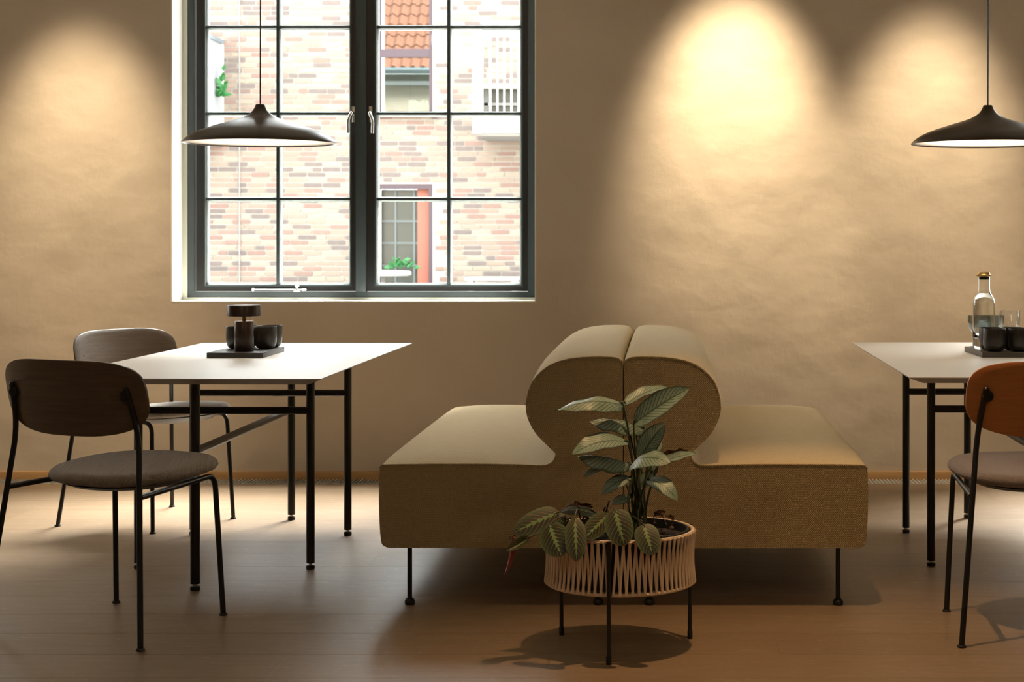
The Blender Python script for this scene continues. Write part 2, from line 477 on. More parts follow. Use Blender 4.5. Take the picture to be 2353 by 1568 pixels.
bm = cells(BM(), [RX0 - 0.3, RX1 + 0.3], [-0.1, 4.6], YW, YW + 0.36, holes)
tag(obj('wall_back', bm, M['plaster'], smooth=False), 'uneven beige clay plaster wall around the black window', kind='structure')
bm = box(BM(), RX0 - 0.25, RX0, RY0, YW, -0.1, RZ)
tag(obj('wall_left', bm, M['room_paint'], smooth=False), 'beige side wall left of the room', kind='structure')
bm = box(BM(), RX1, RX1 + 0.25, RY0, YW, -0.1, RZ)
tag(obj('wall_right', bm, M['room_paint'], smooth=False), 'beige side wall right of the room', kind='structure')
bm = box(BM(), RX0 - 0.25, RX1 + 0.25, RY0 - 0.25, RY0, -0.1, RZ)
tag(obj('wall_front', bm, M['room_paint'], smooth=False), 'beige wall behind the viewer', kind='structure')
bm = box(BM(), RX0 - 0.25, RX1 + 0.25, RY0 - 0.25, YW, RZ, RZ + 0.2)
tag(obj('ceiling', bm, M['ceiling_paint'], smooth=False), 'beige ceiling over the seating area', kind='structure')

# floor: slab with separate oak planks running along the wall
GR0 = 8.262                      # front edge of the floor grille
floor = obj('floor', box(BM(), RX0, RX1, RY0, YW, -0.1, -0.02), M['subfloor'], smooth=False)
tag(floor, 'wide oiled oak plank floor running along the wall', kind='structure')
plank_meshes = {}
def plank(x0, x1, y0, y1):
    key = (round(x1 - x0, 2), round(y1 - y0, 3))
    if key not in plank_meshes:
        b = box(BM(), 0, key[0], 0, key[1], -0.019, 0, 0.0008)
        me = bpy.data.meshes.new('plank'); b.to_mesh(me); b.free(); me.materials.append(M['oak_floor'])
        plank_meshes[key] = me
    o = link('plank', plank_meshes[key], floor)
    o.location = (x0, y0, 0)
    return o
y = GR0 - 0.01; row = 0
PW = 0.262
while y > RY0:
    y0 = y - PW
    starts = [0.35, -1.05, 0.9, -0.35, 1.35, -0.75][row % 6]
    cuts = [RX0, starts - 2.4 - 0.2 * (row % 3), starts, starts + 2.6, RX1]
    if y < 3.2: cuts = [RX0, starts, RX1]
    cuts = [c for c in cuts if RX0 <= c <= RX1]
    for a, b in zip(cuts[:-1], cuts[1:]):
        if b - a > 0.05: plank(a + 0.0008, b - 0.0008, y0 + 0.0010, y)
    y = y0; row += 1

bb = obj('baseboard_back', box(BM(), RX0, RX1, YW - 0.014, YW + 0.002, -0.02, 0.036, 0.002), M['oak_strip'])
tag(bb, 'thin oak strip at the foot of the plaster wall', kind='structure')

# floor grille along the wall
gr = empty('floor_grille', (0, 0, 0))
tag(gr, 'narrow steel floor grille sunk along the plaster wall', 'grille')
bm = BM(); box(bm, RX0, RX1, GR0 - 0.008, YW - 0.014, -0.03, -0.024)
obj('trench', bm, M['grille_dark'], gr, smooth=False)
bm = BM(); box(bm, RX0, RX1, GR0 - 0.008, GR0 - 0.002, -0.024, 0.0015)
obj('edge_strip', bm, M['grille_steel'], gr, smooth=False)
bm = BM(); x = -4.2
while x < 3.0:
    vs = [bm.verts.new(p) for p in ((x, GR0 - 0.002, -0.020), (x + 0.0075, GR0 - 0.002, 0.0), (x + 0.0115, GR0 - 0.002, 0.0), (x + 0.004, GR0 - 0.002, -0.020),
                                    (x, YW - 0.014, -0.020), (x + 0.0075, YW - 0.014, 0.0), (x + 0.0115, YW - 0.014, 0.0), (x + 0.004, YW - 0.014, -0.020))]
    for f in ((0, 1, 2, 3), (4, 7, 6, 5), (0, 4, 5, 1), (1, 5, 6, 2), (2, 6, 7, 3)): bm.faces.new([vs[i] for i in f])
    x += 0.0182
tag(obj('slats', bm, M['grille_steel'], gr, smooth=False), kind='stuff')

# window reveal lining
def lining(name, dx, label):
    bm = BM(); t = 0.007; y0, y1 = YW - 0.0015, YW + 0.20
    a, b, c, d = WX0 + dx, WX1 + dx, WZ0, WZ1
    box(bm, a, a + t, y0, y1, c, d); box(bm, b - t, b, y0, y1, c, d)
    box(bm, a + t, b - t, y0, y1, c, c + t); box(bm, a + t, b - t, y0, y1, d - t, d)
    return tag(obj(name, bm, M['white_paint'], smooth=False), label, kind='structure')
lining('trim_1', 0, 'white painted reveal lining the window opening')
lining('trim_2', W2, 'white painted reveal of the second window at far right')
lining('trim_3', W3, 'white painted reveal of the third window at far left')

# the window: frame, mullion, two sashes with bars and panes
YF = YW + 0.185
def wx(px): return (px - CX) * YF / F
def wz(py): return H - (py - CY) * YF / F
win = empty('window_1', (0, 0, 0)); tag(win, 'dark slate casement window with two gridded sashes', kind='structure')
a, b, c, d = WX0 + 0.007, WX1 - 0.007, WZ0 + 0.007, WZ1 - 0.007
bm = BM()
fl, fr_, fb, ft = wx(446), wx(1213), wz(670.5), wz(-160)
box(bm, a, fl, YF, YF + 0.075, c, d); box(bm, fr_, b, YF, YF + 0.075, c, d)
box(bm, fl, fr_, YF, YF + 0.075, c, fb); box(bm, fl, fr_, YF, YF + 0.075, ft, d)
obj('frame', bm, M['slate_frame'], win, smooth=False)
bm = BM(); box(bm, a, a + 0.024, YF - 0.010, YF - 0.001, c, d); box(bm, a + 0.024, b, YF - 0.010, YF - 0.001, c, c + 0.011)
obj('sealant_bead', bm, M['cream_paint'], win, smooth=False)
bm = BM(); box(bm, wx(817.5), wx(840.5), YF - 0.004, YF + 0.07, fb, ft, 0.003)
obj('mullion', bm, M['slate_frame'], win)

def handle(parent, x, z, s):
    h = obj('handle', box(BM(), x - 0.010, x + 0.010, YF + 0.012, YF + 0.020, z - 0.040, z + 0.043, 0.006), M['chrome'], parent)
    p = [(x, YF + 0.02, z + 0.008), (x, YF - 0.026, z + 0.008), (x + s * 0.004, YF - 0.032, z + 0.002), (x + s * 0.019, YF - 0.034, z - 0.034), (x + s * 0.017, YF - 0.034, z - 0.098)]
    obj('lever', tube(BM(), fillet(p, 0.016), 0.0078, 12), M['chrome'], h)
    return h

def sash(px0, px1, g0, g1, mun, hx, hs):
    ys = YF + 0.018
    x0, x1, z0, z1 = wx(px0), wx(px1), wz(669.5), wz(-158)
    gx0, gx1, gz0, gz1 = wx(g0), wx(g1), wz(655.5), wz(-138)
    bm = BM()
    box(bm, x0, gx0, ys, ys + 0.045, z0, z1); box(bm, gx1, x1, ys, ys + 0.045, z0, z1)
    box(bm, gx0, gx1, ys, ys + 0.045, z0, gz0); box(bm, gx0, gx1, ys, ys + 0.045, gz1, z1)
    s = obj('sash', bm, M['black_sash'], win, smooth=False)
    # slim inner bead, a little proud and slate coloured
    bm = BM(); w = 0.007
    box(bm, gx0 - w, gx0, ys - 0.004, ys, gz0 - w, gz1 + w); box(bm, gx1, gx1 + w, ys - 0.004, ys, gz0 - w, gz1 + w)
    box(bm, gx0, gx1, ys - 0.004, ys, gz0 - w, gz0); box(bm, gx0, gx1, ys - 0.004, ys, gz1, gz1 + w)
    obj('inner_bead', bm, M['slate_frame'], s, smooth=False)
    rows = [wz(p) for p in (655.5, 457.5, 260.5, 61, -138)]
    colsx = [gx0, wx(mun), gx1]
    for z in rows[1:-1]:
        bm = BM(); box(bm, gx0, gx1, ys + 0.004, ys + 0.022, z - 0.0068, z + 0.0068, 0.002); obj('muntin', bm, M['slate_frame'], s)
    bm = BM(); box(bm, colsx[1] - 0.0082, colsx[1] + 0.0082, ys + 0.002, ys + 0.022, gz0, gz1, 0.002); obj('muntin', bm, M['slate_frame'], s)
    # outer side of the bars, sky-lit brightness put into a pale colour
    e = 0.0125
    bm = BM()
    for z in rows[1:-1]: box(bm, gx0, gx1, ys + 0.032, ys + 0.050, z - e, z + e)
    box(bm, colsx[1] - e, colsx[1] + e, ys + 0.033, ys + 0.051, gz0, gz1)
    box(bm, gx0, gx0 + 0.009, ys + 0.030, ys + 0.05, gz0, gz1); box(bm, gx1 - 0.009, gx1, ys + 0.030, ys + 0.05, gz0, gz1)
    box(bm, gx0, gx1, ys + 0.030, ys + 0.05, gz0, gz0 + 0.009); box(bm, gx0, gx1, ys + 0.030, ys + 0.05, gz1 - 0.009, gz1)
    obj('outer_bar_lit', bm, M['bead'], s, smooth=False)
    for i in range(2):
        for j in range(4):
            bm = BM(); box(bm, colsx[i] + 0.002, colsx[i + 1] - 0.002, ys + 0.0245, ys + 0.0285, rows[j] + 0.002, rows[j + 1] - 0.002)
            obj('pane', bm, M['pane'], s, smooth=False)
    handle(s, wx(hx), wz(263), hs)
    return s
s1 = sash(449, 817, 470, 803, 636.5, 810.5, -1)
s2 = sash(841, 1212.5, 863, 1197, 1030, 850.5, 1)
# stay bar on the left sash
zz = wz(666); yy = YF + 0.004
st = obj('stay_bar', tube(BM(), [(wx(582), yy, zz), (wx(704), yy, zz)], 0.0036, 10), M['pale_steel'], s1)
bm = BM(); lathe(bm, [(0, -0.009), (0.006, -0.007), (0.0075, 0), (0.006, 0.007), (0, 0.009)], 12, (wx(581), yy, zz)); lathe(bm, [(0, -0.007), (0.005, -0.005), (0.006, 0), (0.005, 0.005), (0, 0.007)], 12, (wx(696), yy, zz)); lathe(bm, [(0, -0.007), (0.004, -0.005), (0.005, 0), (0.004, 0.005), (0, 0.007)], 12, (wx(701), yy, zz))
obj('knob', bm, M['pale_steel'], st)
bm = BM(); lathe(bm, [(0.0, -0.012), (0.018, -0.011), (0.020, -0.007), (0.010, -0.004), (0.006, 0.004), (0.006, 0.012), (0.0105, 0.015), (0.0115, 0.019), (0.008, 0.022), (0, 0.022)], 16, (wx(682), yy, zz))
obj('peg', bm, M['pale_steel'], st)
w2 = copy_tree(win); w2.name = 'window_2'; w2.location.x = W2
tag(w2, 'second dark slate casement window, beyond the right edge')
w3 = copy_tree(win); w3.name = 'window_3'; w3.location.x = W3
tag(w3, 'third dark slate casement window, beyond the left edge')

# ================================================================== OUTSIDE
YB = 21.7
SB = F / YB
def bx(px): return (px - CX) / SB
def bz(py): return H - (py - CY) / SB
ground = obj('ground', box(BM(), -20, 20, YW + 0.36, YB + 6, 0.20, 0.30), M['paving'], smooth=False)
tag(ground, 'courtyard paving between the two buildings', kind='structure')
UW = (bx(866), bx(994), bz(259), 5.0)          # upper far window
LD = (bx(866), bx(994), bz(652), bz(423))      # lower far door
BW = (bx(1109), bx(1260), bz(257), bz(203))    # low window behind the balcony
fac = obj('exterior_wall', cells(BM(), [-14, 14], [0.3, 5.45], YB, YB + 0.35, [UW, LD, BW]), M['mortar'], smooth=False)
tag(fac, 'pale weathered brick house wall across the courtyard', kind='structure')
def rect_hit(x0, x1, z0, z1, r, m=0.004): return x0 < r[1] + m and x1 > r[0] - m and z0 < r[3] + m and z1 > r[2] - m
BL_, BHt = 0.224, 0.0500
def brick_mesh(l):
    b = box(BM(), 0, l, -0.012, 0.01, 0, BHt)
    me = bpy.data.meshes.new('brick'); b.to_mesh(me); b.free(); me.materials.append(M['brick_obj']); return me
bmesh_full, bmesh_half = brick_mesh(BL_), brick_mesh(0.108)
rng = random.Random(3)
allb = []
rowi = 0; z = 0.34
while z < 5.38:
    x = -13.6 + [0.0, 0.12, 0.06, 0.18][rowi % 4] + rng.uniform(-0.01, 0.01)
    while x < 11.0:
        half = rng.random() < 0.14
        l = 0.108 if half else BL_
        if not any(rect_hit(x, x + l, z, z + BHt, r) for r in (UW, LD, BW)):
            allb.append((x, z, half))
        x += l + 0.016
    z += 0.0667; rowi += 1
def score(b):
    px = CX + (b[0] + 0.11) * SB; py = CY - (b[1] + 0.03 - H) * SB
    vis = 472 < px - 18 and px + 18 < 1196 and 4 < py < 650 and not (786 < px < 880)
    return (0 if vis else 1, abs(py - 440) * 1.0 + abs(px - 760) * 0.35)
allb.sort(key=score)
for i, (x, z, half) in enumerate(allb[:300]):
    o = link('brick', bmesh_half if half else bmesh_full, fac); o.location = (x, YB + rng.uniform(-0.004, 0.003), z)
bm = BM()
for x, z, half in allb[300:]:
    dy = rng.uniform(-0.004, 0.003)
    box(bm, x, x + (0.108 if half else BL_), YB - 0.012 + dy, YB + 0.01 + dy, z, z + BHt)
tag(obj('brick_field', bm, M['brick_stuff'], fac, smooth=False), kind='stuff')

# upper far window: plum frame and reflecting panes
u = empty('house_window', (0, YB, 0)); tag(u, 'tall plum-framed window of the brick house mirroring a tiled roof', 'window')
fwid = 0.045
bm = BM(); box(bm, UW[0], UW[0] + fwid, 0.02, 0.10, UW[2], UW[3]); box(bm, UW[1] - fwid, UW[1], 0.02, 0.10, UW[2], UW[3]); box(bm, UW[0] + fwid, UW[1] - fwid, 0.02, 0.10, UW[3] - fwid, UW[3]); box(bm, UW[0] + fwid, UW[1] - fwid, 0.02, 0.10, UW[2], UW[2] + 0.02)
obj('frame', bm, M['plum_frame'], u, smooth=False)
bm = BM(); box(bm, UW[0] + fwid, UW[1] - fwid, 0.015, 0.09, bz(131), bz(112)); obj('transom', bm, M['plum_frame'], u, smooth=False)
for za, zb in ((UW[2] + 0.02, bz(131)), (bz(112), UW[3] - fwid)):
    bm = BM(); box(bm, UW[0] + fwid, UW[1] - fwid, 0.055, 0.061, za, zb); obj('pane', bm, M['far_pane'], u, smooth=False)
bm = BM(); box(bm, UW[0] - 0.06, UW[1] + 0.07, -0.10, 0.02, UW[2] - 0.055, UW[2] - 0.01); obj('sill', bm, M['zinc'], u, smooth=False)
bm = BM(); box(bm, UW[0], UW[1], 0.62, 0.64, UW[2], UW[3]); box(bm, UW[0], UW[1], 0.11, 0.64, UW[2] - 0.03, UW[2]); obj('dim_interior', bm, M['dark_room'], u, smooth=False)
for i, (pa, pb, pt, kind) in enumerate(((935.5, 950.5, 228, 'widest and leftmost'), (951.5, 964.5, 232, 'second from the left'), (965.5, 976.5, 227.5, 'tallest, third from the left'), (978, 983.5, 237, 'thin shortest one at right'))):
    k = 1 / (1 + 0.15 / YB)
    bm = BM(); x0, x1 = bx(pa), bx(pb)
    box(bm, x0, x1, YB + 0.115, YB + 0.26, UW[2], bz(pt), 0.004)
    tag(obj('book', bm, M['paper']), 'cream book on the far window sill, ' + kind, 'book', 'books on the far window sill')

# lower far door
dd = empty('glazed_door', (0, YB, LD[2])); tag(dd, 'glazed door of the brick house with salmon red side panel', 'door')
h = LD[3] - LD[2]; x0, x1 = LD[0], LD[1]
bm = BM(); box(bm, x0, x0 + 0.03, 0.0, 0.1, 0, h); box(bm, x1 - 0.05, x1, 0.0, 0.1, 0, h); box(bm, x0 + 0.03, x1 - 0.05, 0.0, 0.1, h - 0.065, h)
obj('frame', bm, M['plum_frame'], dd, smooth=False)
xr = bx(957)
bm = BM(); box(bm, xr, x1 - 0.05, 0.10, 0.16, 0, h - 0.065); obj('side_panel', bm, M['salmon'], dd, smooth=False)
bm = BM(); box(bm, x0 + 0.03, xr, 0.16, 0.17, 0, h - 0.065); obj('pane', bm, M['door_glass'], dd, smooth=False)
for py in (508, 559, 611): bm = BM(); box(bm, x0 + 0.03, xr, 0.14, 0.16, bz(py) - LD[2] - 0.012, bz(py) - LD[2] + 0.012); obj('reflected_bar', bm, M['door_reflection'], dd, smooth=False)  # thin bars stand in for a grid reflected in the glass
for px in (905, 948): bm = BM(); box(bm, bx(px) - 0.012, bx(px) + 0.012, 0.138, 0.158, 0, h - 0.065); obj('reflected_bar', bm, M['door_reflection'], dd, smooth=False)
# round garden table with greenery in front of the door
gt = empty('garden_table', (bx(900), YB - 0.7, 0.30)); tag(gt, 'white round garden table outside the far glazed door', 'table')
k = (YB - 0.7) / F
tz = H - (626 - CY) * k - 0.30
obj('table_top', lathe(BM(), [(0, -0.05), (0.30, -0.05), (0.345, -0.035), (0.355, -0.01), (0.33, 0.02), (0, 0.03)], 32, (0, 0, tz)), M['white_steel'], gt)
obj('pedestal', lathe(BM(), [(0, 0), (0.16, 0), (0.16, 0.02), (0.03, 0.05), (0.03, tz - 0.05), (0, tz - 0.05)], 16), M['grey_slab'], gt)
def leafy(name, loc, rx, rz, n, label, mat='foliage', pot=True):
    bm = BM(); rg = random.Random(hash(label) % 1000 if False else len(label))
    for i in range(n):
        p = Vector((rg.gauss(0, rx * 0.5), rg.gauss(0, rx * 0.4), abs(rg.gauss(0, rz * 0.6))))
        dr = Vector((rg.uniform(-1, 1), rg.uniform(-1, 0.2), rg.uniform(-0.3, 1))).normalized()
        sd = dr.orthogonal().normalized(); l = rg.uniform(0.06, 0.12); w = l * 0.3
        q = [p, p + dr * l * 0.5 + sd * w, p + dr * l, p + dr * l * 0.5 - sd * w]
        nrm = (q[1] - q[0]).cross(q[2] - q[0]).normalized() * 0.004
        top = [bm.verts.new(x + nrm) for x in q]; bot = [bm.verts.new(x - nrm) for x in q]
        bm.faces.new(top); bm.faces.new(bot[::-1])
        for j in range(4): bm.faces.new((top[j], bot[j], bot[(j + 1) % 4], top[(j + 1) % 4]))
    e = empty(name, loc); tag(e, label, 'plant')
    o = obj('foliage', bm, M[mat], e, smooth=False); tag(o, kind='stuff')
    if pot: obj('pot', lathe(BM(), [(0, -0.14), (0.07, -0.14), (0.095, 0.0), (0.085, 0.0), (0.07, -0.02), (0, -0.02)], 16), M['grey_slab'], e)
    return e
leafy('potted_plant', (bx(945), YB - 0.72, 0.30 + tz + 0.06), 0.11, 0.05, 30, 'small green plant on the white garden table', pot=False)
leafy('potted_shrub', (bx(915), YB - 1.15, 0.44), 0.10, 0.12, 40, 'low green shrub in front of the garden table')
# bench, bottom right
be = empty('garden_bench', (bx(1140), YB - 0.5, 0.30)); tag(be, 'white garden bench at the foot of the brick wall', 'bench')
for i in range(3):
    bm = BM(); box(bm, -0.32, 0.34, -0.2 + i * 0.13, -0.09 + i * 0.13, 0.40, 0.435, 0.005); obj('slat', bm, M['white_steel'], be)
for sx in (-0.28, 0.26):
    bm = BM(); box(bm, sx, sx + 0.05, -0.18, 0.16, 0, 0.40); obj('leg', bm, M['white_steel'], be, smooth=False)
# window behind the balcony
bwin = empty('basement_window', (0, YB, 0)); tag(bwin, 'low dark window in brick wall behind white balcony bars', 'window')
bm = BM(); box(bm, BW[0], BW[1], 0.24, 0.25, BW[2], BW[3]); obj('pane', bm, M['door_glass'], bwin, smooth=False)
bm = BM(); box(bm, BW[0], BW[1], 0.18, 0.23, bz(240), bz(234)); box(bm, BW[0], BW[0] + 0.05, 0.18, 0.23, BW[2], BW[3]); obj('frame', bm, M['grey_slab'], bwin, smooth=False)
# right balcony
YR = 20.5; SR = F / YR
def rx(px): return (px - CX) / SR
def rz(py): return H - (py - CY) / SR
ba = empty('balcony', (0, 0, 0)); tag(ba, 'white steel balcony with upright bars on the brick house', 'balcony')
xa, xb = rx(1086), rx(1330)
bm = BM(); box(bm, xa, xb, YR, YB, rz(305), rz(264)); obj('slab', bm, M['white_steel'], ba, smooth=False)
bm = BM(); box(bm, xa + 0.06, xb, YR + 0.06, YB, rz(306) - 0.03, rz(305) - 0.001); obj('soffit', bm, M['grey_slab'], ba, smooth=False)
bm = BM(); box(bm, xa, rx(1109), YR - 0.02, YR + 0.06, rz(306), rz(62)); obj('post', bm, M['white_steel'], ba, smooth=False)
bm = BM(); box(bm, xb - 0.06, xb, YR, YR + 0.06, rz(306), rz(62)); obj('post', bm, M['white_steel'], ba, smooth=False)
for p in ((84, 74), (54, 47)):
    bm = BM(); box(bm, rx(1104), xb, YR, YR + 0.05, rz(p[0]), rz(p[1])); obj('rail', bm, M['white_steel'], ba, smooth=False)
x = rx(1126)
me = None
while x < xb:
    if me is None:
        o = obj('bar', box(BM(), -0.010, 0.010, -0.010, 0.010, rz(266), rz(80)), M['white_steel'], ba, smooth=False, loc=(x, YR + 0.025, 0)); me = o.data
    else: link('bar', me, ba, loc=(x, YR + 0.025, 0))
    x += 16.3 / SR
bm = BM(); box(bm, xa + 0.02, xa + 0.06, YR + 0.05, YB, rz(84), rz(74)); obj('side_rail', bm, M['white_steel'], ba, smooth=False)
# left balcony, seen from its side
b2 = empty('balcony', (0, 0, 0)); tag(b2, 'pale screened balcony at the left edge of the window view', 'balcony')
xs = bx(513)
bm = BM(); box(bm, xs - 2.2, xs, YR, YB, 2.40, 2.58); obj('slab', bm, M['white_steel'], b2, smooth=False)
bm = BM(); box(bm, xs - 0.012, xs - 0.004, YR + 0.05, YB - 0.06, 2.58, 3.70); obj('side_screen', bm, M['frosted'], b2, smooth=False)
bm = BM(); box(bm, xs - 2.2, xs - 0.03, YR + 0.01, YR + 0.02, 2.58, 3.70); obj('front_screen', bm, M['frosted'], b2, smooth=False)
bm = BM(); box(bm, xs - 0.05, xs + 0.01, YB - 0.07, YB, 2.40, 3.76); obj('post', bm, M['white_steel'], b2, smooth=False)
bm = BM(); box(bm, xs - 0.05, xs + 0.01, YR, YR + 0.05, 2.40, 3.76); obj('post', bm, M['white_steel'], b2, smooth=False)
bm = BM(); box(bm, xs - 0.045, xs + 0.015, YR, YB, 3.70, 3.75); obj('rail', bm, M['zinc'], b2, smooth=False)
lp = leafy('balcony_plant', (xs + 0.06, YB - 0.35, 3.0), 0.05, 0.20, 40, 'green trailing plant hung on the pale left balcony screen', pot=False)
# pipe on the brick wall
bm = BM(); tube(bm, [(bx(551), YB - 0.02, 0.3), (bx(551), YB - 0.02, 7.5)], 0.009, 8)
tag(obj('downpipe', bm, M['grey_slab']), 'thin grey pipe running up the pale brick wall', 'pipe')

# our own roof above the window wall: what the far window mirrors
rf = empty('roof', (0, 0, 0)); tag(rf, 'red pantile roof edge mirrored in the far window', 'roof')
YO = YW + 0.36
RXA, RXB, EZ = -7.2, -3.4, 4.72
bm = BM(); box(bm, RXA, RXB, YO + 0.001, YO + 0.22, EZ - 0.36, EZ - 0.28); obj('fascia', bm, M['frosted'], rf, smooth=False)
bm = BM(); tube(bm, [(RXA, YO + 0.30, EZ - 0.07), (RXB, YO + 0.30, EZ - 0.07)], 0.065, 12); obj('gutter', bm, M['zinc'], rf)
bm = BM()
vs = [bm.verts.new(p) for p in ((RXA, YO + 0.25, EZ - 0.05), (RXB, YO + 0.25, EZ - 0.05), (RXB, YO - 3.2, EZ + 3.2), (RXA, YO - 3.2, EZ + 3.2))]
vs2 = [bm.verts.new(v.co + Vector((0, -0.06, -0.06))) for v in vs]
bm.faces.new(vs); bm.faces.new(vs2[::-1])
for i in range(4): bm.faces.new((vs[i], vs2[i], vs2[(i + 1) % 4], vs[(i + 1) % 4]))
obj('roof_deck', bm, M['subfloor'], rf, smooth=False)
# one pantile: S-curved, thick
bm = BM(); n = 10; tw, tl = 0.20, 0.40
prof = [(tw * i / n, 0.032 * math.sin(2 * math.pi * i / n)) for i in range(n + 1)]
top0 = [bm.verts.new((x, 0, z + 0.028)) for x, z in prof]; top1 = [bm.verts.new((x, tl, z)) for x, z in prof]
bot0 = [bm.verts.new((x, 0, z)) for x, z in prof]
for i in range(n):
    bm.faces.new((top0[i], top0[i + 1], top1[i + 1], top1[i])); bm.faces.new((bot0[i], bot0[i + 1], top0[i + 1], top0[i]))
tile0 = obj('roof_tile', bm, M['tile'], rf)
tm = tile0.data; COL.objects.unlink(tile0); bpy.data.objects.remove(tile0)
cnt = 0
for r_ in range(9):
    for c_ in range(19):
        t_ = link('roof_tile', tm, rf)
        t_.location = (RXA + c_ * tw, YO + 0.30 - r_ * 0.245, EZ - 0.02 + r_ * 0.245)
        t_.rotation_euler = (R(180 - 45), 0, 0); t_.scale = (1, 1, -1); cnt += 1

# ================================================================== FURNITURE
def dining_table(loc, rz, label, group):
    """white top with bevelled underside on three crossing tube trestles"""
    t = empty('dining_table', loc, rz); tag(t, label, 'table', group)
    hw, hl, zt = 0.463, 0.977, 0.73
    yo = 0.07
    bm = BM(); e = 0.0035
    ring = lambda w, l, z: [bm.verts.new((x, y + yo, z)) for x, y in ((-w, -l), (w, -l), (w, l), (-w, l))]
    r0, r1, r2 = ring(hw, hl, zt), ring(hw, hl, zt - e), ring(hw - 0.052, hl - 0.052, zt - 0.023)
    f = bm.faces.new(r0); f.material_index = 0
    for a, b in ((r0, r1), (r1, r2)):
        for i in range(4):
            ff = bm.faces.new((a[i], a[(i + 1) % 4], b[(i + 1) % 4], b[i])); ff.material_index = 1
    ff = bm.faces.new(r2[::-1]); ff.material_index = 1
    obj('table_top', bm, [M['table_white'], M['table_edge']], t, smooth=False)
    LR = 0.0152
    def leg(x, y, r=LR):
        l = obj('leg', tube(BM(), [(x, y, 0.022), (x, y, zt - 0.0225)], r, 16), M['black_metal'], t)
        obj('thread', tube(BM(), [(x, y, 0.013), (x, y, 0.0225)], r * 0.45, 10), M['chrome'], l)
        obj('foot', lathe(BM(), [(0, 0), (r * 0.95, 0), (r * 1.02, 0.003), (r * 1.02, 0.012), (r * 0.9, 0.014), (0, 0.014)], 16, (x, y, 0)), M['rubber'], l)
    def bar(a, b, r=0.0135): obj('cross_bar', tube(BM(), [a, b], r, 14), M['black_metal'], t)
    leg(0, -0.726, 0.0165); leg(0, 0.726, 0.0155); bar((0, -0.726, 0.468), (0, 0.726, 0.468), 0.0145)
    for y in (-0.352, 0.352):
        leg(-0.311, y); leg(0.311, y); bar((-0.311, y, 0.571), (0.311, y, 0.571))
    return t
TL = dining_table((-1.556, 6.466, 0), R(-0.5), 'white-topped dining table on black tube legs in front of window', 'white dining tables')
TR = dining_table((1.312, 6.512, 0), R(-0.9), 'white-topped dining table on black tube legs at right edge', 'white dining tables')

def pendant(x, y, z, label):
    t = empty('pendant_lamp', (x, y, z)); tag(t, label, 'pendant lamp', 'bronze pendant lamps')
    outer = [(0.299, 0.0), (0.2975, 0.004), (0.285, 0.016), (0.262, 0.032), (0.235, 0.045), (0.205, 0.056), (0.165, 0.069), (0.125, 0.081), (0.095, 0.090), (0.070, 0.099), (0.050, 0.109), (0.036, 0.119), (0.027, 0.130), (0.0205, 0.142), (0.0185, 0.149), (0.0165, 0.151), (0, 0.151)]
    inner = [(0.299, 0.0), (0.2975, -0.0012), (0.2935, 0.0005), (0.291, 0.004)]
    obj('shade', lathe(BM(), list(reversed(outer)) + inner[1:], 96), M['bronze'], t)
    obj('reflector', lathe(BM(), [(0.2915, 0.0035), (0.286, 0.0045), (0.283, 0.0050)], 96), M['lamp_inner'], t)
    obj('diffuser', lathe(BM(), [(0.2835, 0.0048), (0.15, 0.0060), (0, 0.0065)], 64), M['lamp_glow'], t)
    obj('cord', tube(BM(), [(0, 0, 0.150), (0.001, 0, 0.6), (0, 0, RZ - z)], 0.0028, 8), M['black_metal'], t)
    return t
pendant(-1.555, 6.65, 1.5655, 'dark bronze dish pendant hanging before the window')
pendant(1.296, 6.65, 1.5625, 'dark bronze dish pendant hanging over the right-hand table')

